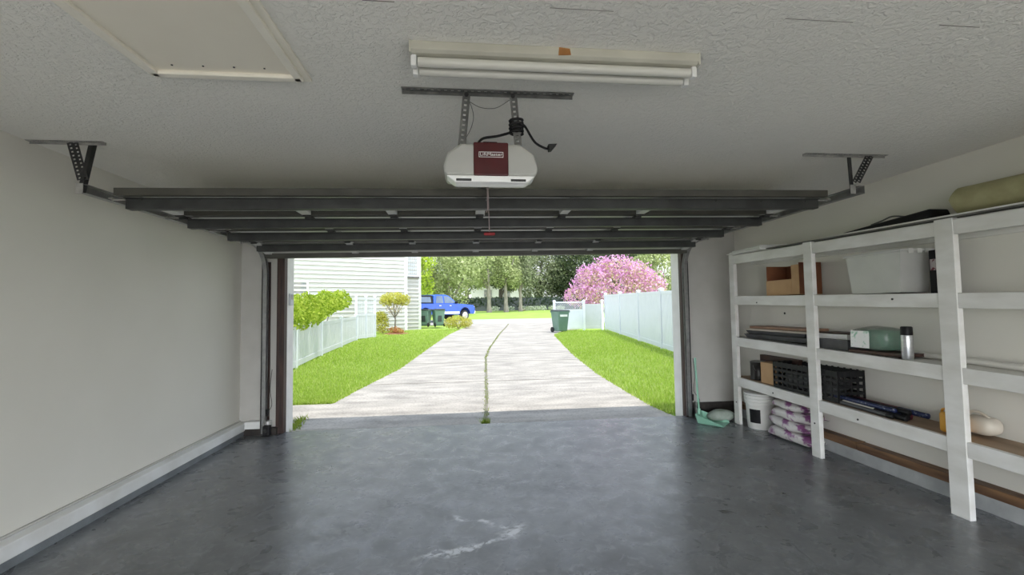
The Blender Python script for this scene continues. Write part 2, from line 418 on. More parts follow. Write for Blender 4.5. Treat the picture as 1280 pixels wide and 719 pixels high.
# drywall tape seam across the ceiling
sm = MB(); random.seed(3)
x = -.6
while x < 2.6:
    l = random.uniform(.05, .28)
    yy = 1.47 - .03*(x/1.8) + random.uniform(-.003, .003)
    if random.random() < .55: sm.box(x, x+l, yy, yy+random.uniform(.0015, .0035), H-.0015, H+.01)
    x += l + random.uniform(.01, .1)
struct(sm.build('trim_12', M['seam']))

# ------------------------------------------------------------------ attic hatch
HX0, HX1, HY0, HY1 = -1.325, -.665, .72, 2.02
hatch = thing('attic_hatch', 'beige attic hatch with moulded trim frame in the ceiling', 'hatch', (-1, 1.4, H))
hp = MB().box(HX0+.055, HX1-.055, HY0+.055, HY1-.055, H-.012, H+.02).build('panel', M['hatch'], hatch, bevel=.002)
for (a, b_, c, d) in ((HX0, HX0+.06, HY0, HY1), (HX1-.06, HX1, HY0, HY1), (HX0+.06, HX1-.06, HY1-.06, HY1), (HX0+.06, HX1-.06, HY0, HY0+.06)):
    f = MB(); f.box(a, b_, c, d, H-.014, H)
    if b_-a < d-c:
        inner = b_ if a == HX0 else a
        s = -1 if a == HX0 else 1
        f.box(min(inner, inner+s*.035), max(inner, inner+s*.035), c+.03, d-.03, H-.03, H-.014)
    else:
        inner = c if d == HY1 else d
        s = 1 if d == HY1 else -1
        f.box(a-.03, b_+.03, min(inner, inner+s*.035), max(inner, inner+s*.035), H-.03, H-.014)
    f.build('frame', M['hatch_trim'], hatch, bevel=.004)
for k in range(4):
    MB().lathe([(.004, H-.0145), (.004, H-.011)], (HX0+.14+.12*k, HY1-.1, 0), 8).build('screw', M['dark_steel'], hatch)

# ------------------------------------------------------------------ fluorescent fixture
FX0, FX1, FY = -.205, .96, 1.72
fix = thing('fluorescent_light_fixture', 'long white unlit fluorescent tube light on the ceiling', 'ceiling light', (.38, FY, H))
h_ = MB()
h_.prism([(FY-.03, H), (FY-.035, H-.036), (FY-.02, H-.044), (FY+.09, H-.044), (FY+.105, H-.036), (FY+.10, H)], 'x', FX0, FX1)
h_.build('housing', M['fixture'], fix, bevel=.003)
MB().prism([(FY+.015, H-.044), (FY+.04, H-.056), (FY+.065, H-.044)], 'x', FX0+.05, FX1-.05).build('reflector', M['fixture'], fix)
for y in (FY+.004, FY+.072):
    MB().tube([(FX0+.03, y, H-.066), (FX1-.03, y, H-.066)], .0185, 16).build('tube', M['tube'], fix, smooth=True)
for x0 in (FX0, FX1-.03):
    for y in (FY+.004, FY+.072):
        MB().box(x0+.004, x0+.026, y-.015, y+.015, H-.088, H-.043).build('socket', M['white_ink'], fix, bevel=.004)
for xx in (FX0+.0, FX1-.008):
    MB().box(xx, xx+.008, FY-.034, FY+.104, H-.048, H).build('end_plate', M['fixture'], fix)
tp = MB(); xs_ = .372
tp.hexa([(xs_, FY-.0375, H-.038), (xs_+.05, FY-.0375, H-.035), (xs_+.05, FY-.034, H-.035), (xs_, FY-.034, H-.038)],
        [(xs_+.004, FY-.0335, H-.004), (xs_+.047, FY-.0335, H-.008), (xs_+.047, FY-.031, H-.008), (xs_+.004, FY-.031, H-.004)])
tag(tp.build('tape_strip', M['tape']), 'small amber tape strip stuck on the ceiling light', 'tape')

# ------------------------------------------------------------------ perforated angle helper
def perforated(mb, p0, p1, w, t, n, up=(0, 1, 0)):
    """flat strap with n square-ish holes along it, built as a ladder of bars"""
    p0 = Vector(p0); p1 = Vector(p1); d = (p1-p0); Ln = d.length; d.normalize()
    a = d.cross(Vector(up)).normalized()
    e = w*.30
    for s in (-1, 1):
        mb.bar(p0 + a*s*(w/2-e/2), p1 + a*s*(w/2-e/2), e, t, up)
    step = Ln/n
    for k in range(n+1):
        c = p0 + d*(step*k)
        l = step*.28
        mb.bar(c - d*l*(k > 0), c + d*l*(k < n), w*.42, t, up)

# ------------------------------------------------------------------ garage door opener
OX, OY, OZ = .123, 2.14, 2.03
op = thing('garage_door_opener', 'grey and dark red garage door opener hanging from the ceiling', 'door opener', (OX, OY, OZ))
prof = [(-.205, .0), (-.19, .055), (-.13, .10), (.13, .10), (.19, .055), (.205, .0), (.205, -.03), (.19, -.05), (-.19, -.05), (-.205, -.03)]
MB().prism([(OX+a*1.06, OZ+c) for a, c in prof], 'y', OY-.11, OY+.06).build('housing', M['opener_grey'], op, bevel=.016, seg=3, smooth=True)
MB().prism([(OX-.08, OZ-.052), (OX+.08, OZ-.052), (OX+.08, OZ+.103), (OX-.08, OZ+.103)], 'y', OY-.119, OY+.064).build('front_panel', M['opener_red'], op, bevel=.006)
ln = MB().prism([(OX-.205, OZ-.05), (OX+.205, OZ-.05), (OX+.165, OZ-.082), (OX-.165, OZ-.082)], 'y', OY-.112, OY-.02).build('light_lens', M['lens'], op, bevel=.006, smooth=True)
MB().box(OX-.0795, OX+.0795, OY-.1165, OY-.108, OZ-.081, OZ-.054).build('lens_strip', M['lens'], op, bevel=.002)
for s in (-1, 1):
    MB().box(OX+s*.125-.035, OX+s*.125+.035, OY-.1145, OY-.108, OZ-.077, OZ-.066).build('vent_slot', M['dark_steel'], op, bevel=.002)
MB().prism([(OX-.06, OZ+.10), (OX+.055, OZ+.10), (OX+.05, OZ+.115), (OX+.03, OZ+.128), (OX-.03, OZ+.128), (OX-.052, OZ+.115)], 'y', OY-.06, OY+.05).build('motor_cap', M['black'], op, bevel=.004)
cu = bpy.data.curves.new('logo', 'FONT'); cu.body = 'LiftMaster'; cu.size = .03; cu.space_character = 1.04; cu.align_x = 'CENTER'; cu.align_y = 'CENTER'; cu.extrude = .0006
t_ = bpy.data.objects.new('tmp', cu); COL.objects.link(t_)
dg = bpy.context.evaluated_depsgraph_get(); me = bpy.data.meshes.new_from_object(t_.evaluated_get(dg)); bpy.data.objects.remove(t_)
wd = max(v.co.x for v in me.vertices) - min(v.co.x for v in me.vertices)
for v in me.vertices: v.co = Vector((v.co.x*.102/wd, -v.co.z, v.co.y*.66))
me.materials.append(M['white_ink'])
lg = bpy.data.objects.new('lettering', me); COL.objects.link(lg); lg.parent = op; lg.location = (0, -.1225, .044)
lg['label'] = 'white lettering'
lf = MB(); fx, fz = OX, OZ+.044
for (a, b_, c, d) in ((-.056, .056, -.0125, -.0105), (-.056, .056, .0105, .0125), (-.056, -.054, -.0125, .0125), (.054, .056, -.0125, .0125)):
    lf.box(fx+a, fx+b_, OY-.1212, OY-.118, fz+c, fz+d)
lf.build('lettering_frame', M['white_ink'], op)
# opener rail running to the header over the raised door
MB().bar((OX, OY+.40, 2.225), (OX, D-.03, 2.245), .05, .03).bar((OX, OY+.06, 2.105), (OX, OY+.40, 2.22), .05, .03).build('rail', M['galv'], op)
MB().box(OX-.03, OX+.03, 2.93, 3.03, 2.195, 2.228).build('trolley', M['dark_steel'], op, bevel=.003)
# hangers
SY = 2.07
cs = MB(); perforated(cs, (-.285, SY, H-.004), (.525, SY, H-.004), .035, .004, 26, (0, 0, 1))
cs.bar((-.285, SY+.017, H-.010), (.525, SY+.017, H-.010), .003, .018, (0, 0, 1))
cs.build('ceiling_angle', M['strap'], op)
for (x0, x1) in ((.014, -.012), (.233, .256)):
    s = MB(); perforated(s, (x0, SY, H-.012), (x1, SY+.005, OZ+.095), .034, .003, 11)
    s.bar((x0+.017, SY+.015, H-.012), (x1+.017, SY+.02, OZ+.095), .003, .028, (0, 1, 0))
    s.build('hanger_strap', M['strap'], op)
    MB().lathe([(.011, -.004), (.011, .004)], (x0, SY-.003, H-.022), 6, 'y').build('bolt', M['dark_steel'], op)
def smoothpath(pts, n=8):
    pts = [Vector(p) for p in pts]; out = []
    P = [pts[0]] + pts + [pts[-1]]
    for i in range(1, len(P)-2):
        for k in range(n):
            t = k/n; a, b_, c, d = P[i-1], P[i], P[i+1], P[i+2]
            out.append(.5*((2*b_) + (c-a)*t + (2*a-5*b_+4*c-d)*t*t + (3*b_-a-3*c+d)*t**3))
    out.append(pts[-1]); return out
pc = MB(); pc.tube(smoothpath([(.06, OY-.03, OZ+.118), (.09, OY-.05, OZ+.145), (.16, OY-.06, OZ+.155), (.225, OY-.08, OZ+.167)]), .006)
for k in range(4):   # cord wound round the strap
    z = OZ+.165+.018*k
    pc.tube([(.247+.03*math.cos(t), SY+.002+.022*math.sin(t), z+.012*t/6.3) for t in [i*6.3/12 for i in range(13)]], .007)
pc.tube(smoothpath([(.268, SY-.015, OZ+.205), (.287, SY-.02, OZ+.19), (.33, SY-.02, OZ+.12), (.375, SY-.02, OZ+.092), (.40, SY-.02, OZ+.088)]), .0055)
pc.build('power_cord', M['black'], op, smooth=True)
pl = MB(); pl.hexa([(.395, SY-.035, OZ+.075), (.41, SY-.035, OZ+.078), (.41, SY-.005, OZ+.078), (.395, SY-.005, OZ+.075)],
                   [(.392, SY-.04, OZ+.105), (.435, SY-.04, OZ+.108), (.435, SY, OZ+.108), (.392, SY, OZ+.105)])
pl.build('plug', M['black'], op, bevel=.003)
bw = MB(); bw.tube(smoothpath([(.03, SY-.01, H-.06), (.08, SY-.01, H-.085), (.15, SY-.01, H-.085), (.215, SY-.01, H-.045)]), .0016, 6)
bw.tube(smoothpath([(.025, SY-.01, H-.05), (.045, SY-.01, H-.12), (.035, SY-.01, H-.18), (.005, SY-.01, H-.24)]), .0016, 6)
bw.build('bell_wire', M['sheet_grey'], op)
# emergency release
er = MB(); er.tube([(.150, 2.95, 2.20), (.152, 2.95, 2.03), (.143, 2.95, 2.01)], .0028, 6)
er.tube([(.156, 2.95, 2.20), (.162, 2.95, 1.88)], .0028, 6)
er.build('release_cord', M['cord'], op)
MB().box(.125, .2, 2.943, 2.957, 1.856, 1.876).build('release_handle', M['red_handle'], op, bevel=.006, smooth=True)

# ------------------------------------------------------------------ raised sectional garage door
DX0, DX1 = -2.165, 2.645
DC = (.24, 3.0, 2.15)
door = thing('garage_door', 'raised sectional garage door with shade-darkened steel struts under the ceiling', 'garage door', DC)
secs = [((3.00, 2.178), (3.60, 2.172)), ((3.605, 2.172), (4.18, 2.166)), ((4.185, 2.166), (4.755, 2.155)), ((4.76, 2.155), (5.235, 2.035))]
def local(a, b_, t, n):
    """point at fraction t of a section, n below its top skin"""
    y = a[0] + (b_[0]-a[0])*t; z = a[1] + (b_[1]-a[1])*t
    dy, dz = b_[0]-a[0], b_[1]-a[1]; l = math.hypot(dy, dz)
    return (y + n*dz/l, z - n*dy/l)
stx = [DX0+.04, -1.21, -.56, .12, .80, 1.45, DX1-.04]
for si, (a, b_) in enumerate(secs):
    def slab(mb, t0, t1, n0, n1, x0=DX0, x1=DX1):
        p = [local(a, b_, t0, n0), local(a, b_, t1, n0), local(a, b_, t1, n1), local(a, b_, t0, n1)]
        mb.prism(p, 'x', x0, x1)
    s = MB(); slab(s, 0, 1, 0, .012); sec = s.build('section', M['door_skin'], door)
    for t0, t1 in ((0, .055), (.945, 1)):
        l = MB(); slab(l, t0, t1, .012, .045); l.build('edge_rail', M['door_lip'], sec)
    for x in stx:
        st = MB(); slab(st, .06, .94, .012, .044, x-.035, x+.035); st.build('stile', M['stile'], sec, bevel=.003)
        for t in ((.02,) if si else ()):
            y, z = local(a, b_, t, .046)
            hg = MB(); hg.box(x-.03, x+.03, y-.05, y+.05, z-.006, z); hg.tube([(x-.028, y-.0, z-.01), (x+.028, y-.0, z-.01)], .009, 8)
            hg.build('hinge', M['dark_steel'], sec)
MB().box(DX0-.002, DX1+.002, 2.990, 2.9995, 2.132, 2.180).build('end_cap', M['door_lip'], door, bevel=.002)  # added strip over the near edge, its dark colour stands for shade
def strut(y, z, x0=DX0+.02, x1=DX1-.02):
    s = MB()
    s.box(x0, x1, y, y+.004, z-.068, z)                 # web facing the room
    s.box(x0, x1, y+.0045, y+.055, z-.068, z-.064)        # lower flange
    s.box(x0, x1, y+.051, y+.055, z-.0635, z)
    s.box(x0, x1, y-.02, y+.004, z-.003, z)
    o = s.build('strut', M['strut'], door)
    for k in range(14):
        xx = x0 + .1 + (x1-x0-.2)*k/13
        MB().lathe([(.007, -.004), (.007, .001)], (xx, y-.001, z-.012), 6, 'y').build('bolt', M['dark_steel'], o)
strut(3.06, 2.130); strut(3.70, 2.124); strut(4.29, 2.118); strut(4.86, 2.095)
bt = MB(); bt.box(DX0, DX1, 5.10, 5.135, 1.985, 2.035); bt.build('bottom_seal', M['door_lip'], door, bevel=.004)
for yr, zr in ((3.08, 2.125), (3.62, 2.12), (4.19, 2.115), (4.77, 2.1)):
    for s, xe in ((-1, DX0), (1, DX1)):
        r = MB(); r.tube([(xe-s*.06, yr, zr), (xe+s*.068, yr, zr)], .005, 8); r.lathe([(.013, -.012), (.016, 0), (.013, .012)], (xe+s*.078, yr, zr+.004), 14, 'x')
        r.bar((xe-s*.12, yr, zr+.01), (xe-s*.01, yr, zr+.01), .09, .006)
        r.build('roller', M['galv_dull'], door)
cb = MB(); cb.tube([(.11, 3.06, 2.135), (.12, 3.5, 2.1), (.12, 3.68, 2.13)], .004, 6)
arm = MB(); arm.bar((.125, 3.02, 2.19), (.125, 3.24, 2.11), .03, .004, (1, 0, 0)); arm.bar((.148, 3.06, 2.13), (.148, 3.42, 2.10), .03, .004, (1, 0, 0))
arm.build('door_arm', M['galv'], door)
door.rotation_euler = (0, -.010, 0)

# ------------------------------------------------------------------ door tracks
def track(side, x, zend, ylen, label, blabel_unused=None):
    s = side
    t = thing('door_track', label, 'door track', (x, D-.06, 0))
    # path in the YZ plane: up the jamb, round the bend, back along the ceiling
    R = .32; yv = D-.07; zh = zend
    path = [(yv, .02)] + [(yv, zh-R)]
    for k in range(1, 9):
        a = k/8*PI/2; path.append((yv-R+R*math.cos(a), zh-R+R*math.sin(a)))
    path.append((ylen, zh))
    def channel(pp, name):
        mb = MB(); sec_ = [(-.0, -.026), (.0, .026)]
        n = len(pp)
        rows = []
        for i, p in enumerate(pp):
            a = pp[max(i-1, 0)]; c = pp[min(i+1, n-1)]
            d = Vector((c[0]-a[0], c[1]-a[1])).normalized(); nn = Vector((-d.y, d.x))
            # C profile opening towards the door (x towards the centre), in order
            prof_ = [(-.012, .020), (-.012, .027), (.030, .027), (.030, -.027), (-.012, -.027), (-.012, -.020),
                     (-.0095, -.020), (-.0095, -.0245), (.0275, -.0245), (.0275, .0245), (-.0095, .0245), (-.0095, .020)]
            rows.append([V(x + s*q[0], p[0]+nn.x*q[1], p[1]+nn.y*q[1]) for q in prof_])
        m_ = len(rows[0]); vs = [v for r_ in rows for v in r_]; fs = []
        for i in range(n-1):
            for k in range(m_):
                k2 = (k+1) % m_; fs.append((i*m_+k, i*m_+k2, (i+1)*m_+k2, (i+1)*m_+k))
        fs.append(tuple(range(m_))); fs.append(tuple((n-1)*m_+k for k in range(m_)))
        mb.add(vs, fs); return mb.build(name, M['galv'], t)
    channel(path[:2], 'vertical_track'); channel(path[1:], 'horizontal_track')
    # dark angle iron behind the vertical run
    MB().box(min(x+s*.032, x+s*.038), max(x+s*.032, x+s*.038), D-.105, D-.001, .02, 1.95).build('jamb_angle', M['dark_steel'], t)
    MB().box(min(x-s*.02, x+s*.032), max(x-s*.02, x+s*.032), D-.012, D-.002, .02, 1.95).build('weather_strip', M['jamb_brown'], t)
    for z in (.25, .75, 1.25, 1.75):
        MB().box(min(x+s*.0, x+s*.055), max(x+s*.0, x+s*.055), D-.04, D-.002, z-.025, z+.025).build('track_bracket', M['dark_steel'], t, bevel=.002)
    return t
zL, zR = 2.118, 2.158
trL = track(-1, -2.245, zL, 2.88, 'galvanised door track curving up beside the left wall')
trR = track(1, 2.725, zR, 2.80, 'galvanised door track curving up beside the shelves')
# rear hangers of the tracks: perforated angle legs and a strip on the ceiling
for (root, sx, y, z, xa0, xa1, xb, xw0, xw1) in ((trL, -1, 2.87, zL, -2.325, -2.262, -2.218, -2.545, -2.13), (trR, 1, 2.79, zR, 2.81, 2.70, 2.652, 2.30, 2.915)):
    g = MB(); perforated(g, (xa0, y, H-.005), (xa1, y, z+.05), .032, .003, 10)
    if sx < 0: perforated(g, (xa0+.03, y, H-.005), (xa1+.03, y, z+.05), .03, .003, 10)
    else: perforated(g, (xa0-.03, y, H-.005), (xa1-.03, y, z+.05), .03, .003, 10)
    g.build('hanger_brace', M['dark_steel'], root)
    g = MB(); xe = -2.272 if sx < 0 else 2.662
    g.bar((xb, y+.01, H-.005), (xe, y+.01, z-.02), .022, .003, (0, 1, 0)); g.bar((xb+.011, y+.025, H-.005), (xe+.011, y+.025, z-.02), .003, .03, (0, 1, 0))
    g.build('hanger_leg', M['dark_steel'], root)
    g = MB(); perforated(g, (xw0, y-.01, H-.003), (xw1, y-.01, H-.003), .03, .003, 16, (0, 0, 1))
    g.bar((xw0, y+.005, H-.008), (xw1, y+.005, H-.008), .003, .016, (0, 0, 1))
    g.build('ceiling_angle', M['galv_dull'], root)
    MB().box(xe-.018, xe+.022, y+.004, y+.009, z-.032, z+.032).build('end_plate', M['galv_dull'], root, bevel=.002)
# safety sensors and clutter at the foot of each jamb
def sensor(x, s, label):
    t = thing('safety_sensor', label, 'sensor', (x, D-.13, 0))
    MB().box(x-.035, x+.035, D-.16, D-.095, .01, .12).build('body', M['black'], t, bevel=.008)
    MB().lathe([(.018, -.01), (.022, 0), (.016, .006)], (x+.0, D-.165, .07), 14, 'y').build('eye', M['dark_steel'], t)
    MB().box(x-.045, x-.035, D-.13, D-.09, .01, .20).build('bracket', M['galv_dull'], t)
    c = MB(); c.tube(smoothpath([(x-s*.01, D-.12, .11), (x-s*.03, D-.08, .22), (x+s*.005, D-.02, .32), (x-s*.02, D-.008, .5), (x+s*.0, D-.008, .72)]), .003, 6)
    c.build('wire', M['dark_steel'], t)
    MB().box(x-.06, x-.025, D-.05, D-.01, .20, .28).build('junction', M['black'], t, bevel=.004)
    return t
sensor(OL-.125, 1, 'black safety sensor by the foot of the left door jamb')
sensor(OR+.115, -1, 'black safety sensor by the foot of the right door jamb')
kp = thing('keypad', 'small grey keypad on the left door reveal', 'keypad', (OL, 5.58, 1.52))
MB().box(OL, OL+.022, 5.54, 5.63, 1.45, 1.59).build('cover', M['louver'], kp, bevel=.006)
MB().box(OL+.022, OL+.028, 5.55, 5.62, 1.52, 1.58).build('flap', M['opener_grey'], kp, bevel=.002)

# ------------------------------------------------------------------ shelf unit
XS = 3.129; SL = .022
def zt(z, y): return z + SL*(y-2.7)
sh = thing('storage_shelf', 'white painted wooden shelf unit along the right wall', 'shelf', (XS, 3.2, 0))
posts = [(4.95, 5.04), (3.75, 3.85), (2.56, 2.675), (1.37, 1.48)]
for i, (y0, y1) in enumerate(posts):
    x0 = XS-.006 if i else XS+.0
    MB().box(x0, x0+.042, y0, y1, 0, zt(1.925, y1)-.004).build('post', M['white_paint'], sh, bevel=.003)
levels = [(1.905, .095), (1.432, .098), (.955, .10), (.492, .098)]
ends = [(3.85, 4.95), (2.675, 3.75), (1.48, 2.56)]
for li, (z, hh) in enumerate(levels):
    for (y0, y1) in ends:
        MB().hexa([(XS, y0, zt(z, y0)-hh), (XS+.036, y0, zt(z, y0)-hh), (XS+.036, y1, zt(z, y1)-hh), (XS, y1, zt(z, y1)-hh)],
                  [(XS, y0, zt(z, y0)), (XS+.036, y0, zt(z, y0)), (XS+.036, y1, zt(z, y1)), (XS, y1, zt(z, y1))]).build('rail', M['white_paint'], sh, bevel=.003)
    y0, y1 = 1.3, 5.05
    dz = .012 if li == 0 else 0
    MB().hexa([(XS+.037, y0, zt(z, y0)-.018+dz), (XR-.002, y0, zt(z, y0)-.018+dz), (XR-.002, y1, zt(z, y1)-.018+dz), (XS+.037, y1, zt(z, y1)-.018+dz)],
              [(XS+.037, y0, zt(z, y0)-.002+dz), (XR-.002, y0, zt(z, y0)-.002+dz), (XR-.002, y1, zt(z, y1)-.002+dz), (XS+.037, y1, zt(z, y1)-.002+dz)]).build(
              'shelf_board', M['shelf_tan'] if li == 3 else M['white_paint'], sh)
    # ledger cleat against the wall
    MB().hexa([(XR-.035, y0, zt(z, y0)-.10), (XR-.002, y0, zt(z, y0)-.10), (XR-.002, y1, zt(z, y1)-.10), (XR-.035, y1, zt(z, y1)-.10)],
              [(XR-.035, y0, zt(z, y0)-.019), (XR-.002, y0, zt(z, y0)-.019), (XR-.002, y1, zt(z, y1)-.019), (XR-.035, y1, zt(z, y1)-.019)]).build('cleat', M['white_paint'], sh)
for (y, z) in ((4.55, 1.40), (3.0, 1.40), (4.35, .47), (3.35, .44), (4.99, .25), (3.80, .30)):
    MB().lathe([(.008, -.003), (.008, .002)], (XS-.007 if y in (3.80,) else XS-.001, y, z), 10, 'x').build('bolt', M['dark_steel'], sh)
for (y, z) in ((4.62, 1.62), (4.55, 1.28)):
    MB().lathe([(.012, 0), (.012, .004)], (XR-.006, y, z), 12, 'x').build('wall_screw', M['dark_steel'], sh)
# plank edges lying on top of the shelf
def top_plank(x0, x1, y0, y1, z, th, mat, label, name='plank', cat='plank', group=None):
    o = MB().hexa([(x0, y0, zt(z, y0)), (x1, y0, zt(z, y0)), (x1, y1, zt(z, y1)), (x0, y1, zt(z, y1))],
                  [(x0, y0, zt(z, y0)+th), (x1, y0, zt(z, y0)+th), (x1, y1, zt(z, y1)+th), (x0, y1, zt(z, y1)+th)]).build(name, mat, bevel=.002)
    return tag(o, label, cat, group)
ZT = 1.918
top_plank(XS-.012, XS+.27, 1.45, 4.35, ZT, .010, M['sheet_grey'], 'thin grey board lying along the top of the shelf unit')
top_plank(XS+.0, XS+.25, 1.4, 3.6, ZT+.0105, .012, M['white_paint'], 'thin white board stacked on the grey board above the shelves')
for k, lab in enumerate(('white paper sheet lowest of the stack at the far shelf top', 'white paper sheet middle of the stack at the far shelf top', 'white paper sheet topmost of the stack at the far shelf top')):
    o = MB().hexa([(XS-.06+.015*k, 4.37+.03*k, zt(ZT, 4.4)+.0005+.020*k), (XS+.24, 4.36, zt(ZT, 4.4)+.0005+.020*k), (XS+.24, 4.98, zt(ZT, 4.95)+.0005+.012*k), (XS-.06+.01*k, 4.98-.04*k, zt(ZT, 4.95)+.0005+.012*k)],
                  [(XS-.06+.015*k, 4.37+.03*k, zt(ZT, 4.4)+.014+.020*k), (XS+.24, 4.36, zt(ZT, 4.4)+.014+.020*k), (XS+.24, 4.98, zt(ZT, 4.95)+.010+.012*k), (XS-.06+.01*k, 4.98-.04*k, zt(ZT, 4.95)+.010+.012*k)]).build('paper_sheet', M['paper'])
    tag(o, lab, 'paper', 'paper sheets on the shelf top')
# flat black tools
t = thing('tool_bag', 'flat black tool bag with strap on top of the shelf unit', 'bag', (XS+.16, 3.2, ZT))
zb = zt(ZT, 3.0)+.026
MB().hexa([(XS+.05, 2.75, zb), (XS+.24, 2.75, zb), (XS+.24, 3.5, zb+.012), (XS+.05, 3.5, zb+.012)],
          [(XS+.07, 2.76, zb+.07), (XS+.22, 2.76, zb+.07), (XS+.22, 3.45, zb+.028), (XS+.08, 3.45, zb+.028)]).build('body', M['black'], t, bevel=.012)
MB().tube(smoothpath([(XS+.1, 2.95, zb+.052), (XS+.09, 3.05, zb+.075), (XS+.1, 3.15, zb+.06), (XS+.1, 3.24, zb+.045)]), .006, 6).build('strap', M['tray'], t)
# olive roll of carpet
rl = MB(); cy0, cy1 = 1.5, 2.66; rx, rz = XS+.145, zt(ZT, 2.3)+.024
spiral = []
for i in range(73):
    a = i/72*2*PI*2.0; r = .045+.056*i/72
    spiral.append((r*math.cos(a-1.2), r*math.sin(a-1.2)))
th_ = .008
outer = spiral; inner = [(p[0]*(1-th_/max(.03, math.hypot(*p))), p[1]*(1-th_/max(.03, math.hypot(*p)))) for p in spiral]
n = len(spiral); vs = []; rc = (rx, rz+.102)
for yy, sc in ((cy0, 1), (2.54, 1.0), (2.62, 1.0), (cy1, .99)):
    for k_, pl_ in ((0, outer), (1, inner)):
        for j, p in enumerate(pl_):
            ye = yy
            if yy >= 2.6: ye = yy + (.05*math.sin(j*.17) - .07*max(0, math.sin(math.atan2(p[1], p[0]))))
            vs.append((rc[0]+p[0]*sc*1.02, ye, rc[1]+p[1]*sc*.98 + SL*(yy-2.3)))
fs = []
for r_ in range(3):
    b0, b1 = r_*2*n, (r_+1)*2*n
    for i in range(n-1):
        fs.append((b0+i, b0+i+1, b1+i+1, b1+i)); fs.append((b0+n+i, b1+n+i, b1+n+i+1, b0+n+i+1))
    fs.append((b0, b1, b1+n, b0+n)); fs.append((b0+n-1, b0+2*n-1, b1+2*n-1, b1+n-1))
for b0 in (0, 3*2*n):
    for i in range(n-1): fs.append((b0+i, b0+n+i, b0+n+i+1, b0+i+1))
rl.add(vs, fs)
tag(rl.build('carpet_roll', M['olive'], smooth=True), 'olive carpet roll lying on top of the shelf unit', 'carpet roll')

# ---- top shelf bay contents (level 1)
Z1 = lambda y: zt(1.432, y)
ct = thing('cardboard_carton', 'open brown cardboard carton on the upper shelf beside the wall corner', 'box', (3.28, 4.1, Z1(4.1)))
y0, y1, zb = 4.0, 4.47, Z1(4.1)+.001+.006
MB().box(3.19, 3.43, y0, y1, zb, zb+.006).build('bottom', M['card'], ct)
MB().box(3.424, 3.43, y0, y1, zb+.0065, zb+.31).build('back_side', M['card_red'], ct)
MB().box(3.19, 3.196, y0+.10, y1, zb+.0065, zb+.155).build('front_side', M['card'], ct)
MB().box(3.19, 3.196, y0, y0+.097, zb+.0065, zb+.29).build('front_flap', M['card'], ct)
MB().box(3.197, 3.423, y0, y0+.006, zb+.0065, zb+.31).build('near_side', M['card_red'], ct)
MB().box(3.197, 3.423, y1-.006, y1, zb+.0065, zb+.31).build('far_side', M['card_red'], ct)
# translucent tote
tt = thing('plastic_tote', 'clear plastic storage tote on the upper shelf', 'storage tote', (3.28, 3.1, Z1(3.1)))
zb = Z1(3.1)+.007
tx0, tx1, ty0, ty1 = 3.165, 3.43, 2.955, 3.43
def ring4(x0, x1, y0, y1, z): return [(x0, y0, z), (x1, y0, z), (x1, y1, z), (x0, y1, z)]
o_b = ring4(tx0+.02, tx1-.02, ty0+.03, ty1-.03, zb); o_t = ring4(tx0, tx1, ty0, ty1, zb+.315)
i_t = ring4(tx0+.004, tx1-.004, ty0+.004, ty1-.004, zb+.315); i_b = ring4(tx0+.024, tx1-.024, ty0+.034, ty1-.034, zb+.005)
fs = [(3,2,1,0), (12,13,14,15)]
for i in range(4):
    j = (i+1) % 4; fs += [(i, j, 4+j, 4+i), (4+i, 4+j, 8+j, 8+i), (8+i, 8+j, 12+j, 12+i)]
MB().add(o_b+o_t+i_t+i_b, fs).build('body', M['tote'], tt)
rm = MB()
for a in ((tx0-.012, tx0-.0005, ty0-.012, ty1+.012), (tx1+.0005, tx1+.010, ty0-.012, ty1+.012), (tx0, tx1, ty0-.012, ty0-.0005), (tx0, tx1, ty1+.0005, ty1+.012)):
    rm.box(*a, zb+.30, zb+.32)
rm.build('rim', M['tote'], tt, bevel=.003)
for k in range(3):
    MB().box(tx0+.05+.07*k, tx0+.09+.07*k, ty0-.018, ty0-.0125, zb+.285, zb+.322).build('latch', M['bucket'], tt, bevel=.003)
tag(MB().hexa([(tx0+.04, ty0+.06, zb+.007), (tx1-.04, ty0+.06, zb+.007), (tx1-.04, ty1-.08, zb+.007), (tx0+.04, ty1-.08, zb+.007)],
          [(tx0+.05, ty0+.05, zb+.25), (tx1-.05, ty0+.05, zb+.26), (tx1-.05, ty1-.12, zb+.20), (tx0+.05, ty1-.12, zb+.18)]).build('folded_cloth', M['tote_item'], bevel=.02), 'grey folded cloth inside the clear plastic tote', 'cloth')
bx = thing('box', 'small black box with maroon label beside the clear tote', 'box', (3.37, 2.85, zb))
MB().box(3.33, 3.42, 2.80, 2.90, Z1(2.66)+.001, Z1(2.66)+.315).build('body', M['black'], bx, bevel=.004)
MB().box(3.3275, 3.3299, 2.81, 2.89, Z1(2.66)+.17, Z1(2.66)+.25).build('label_sticker', M['maroon'], bx)

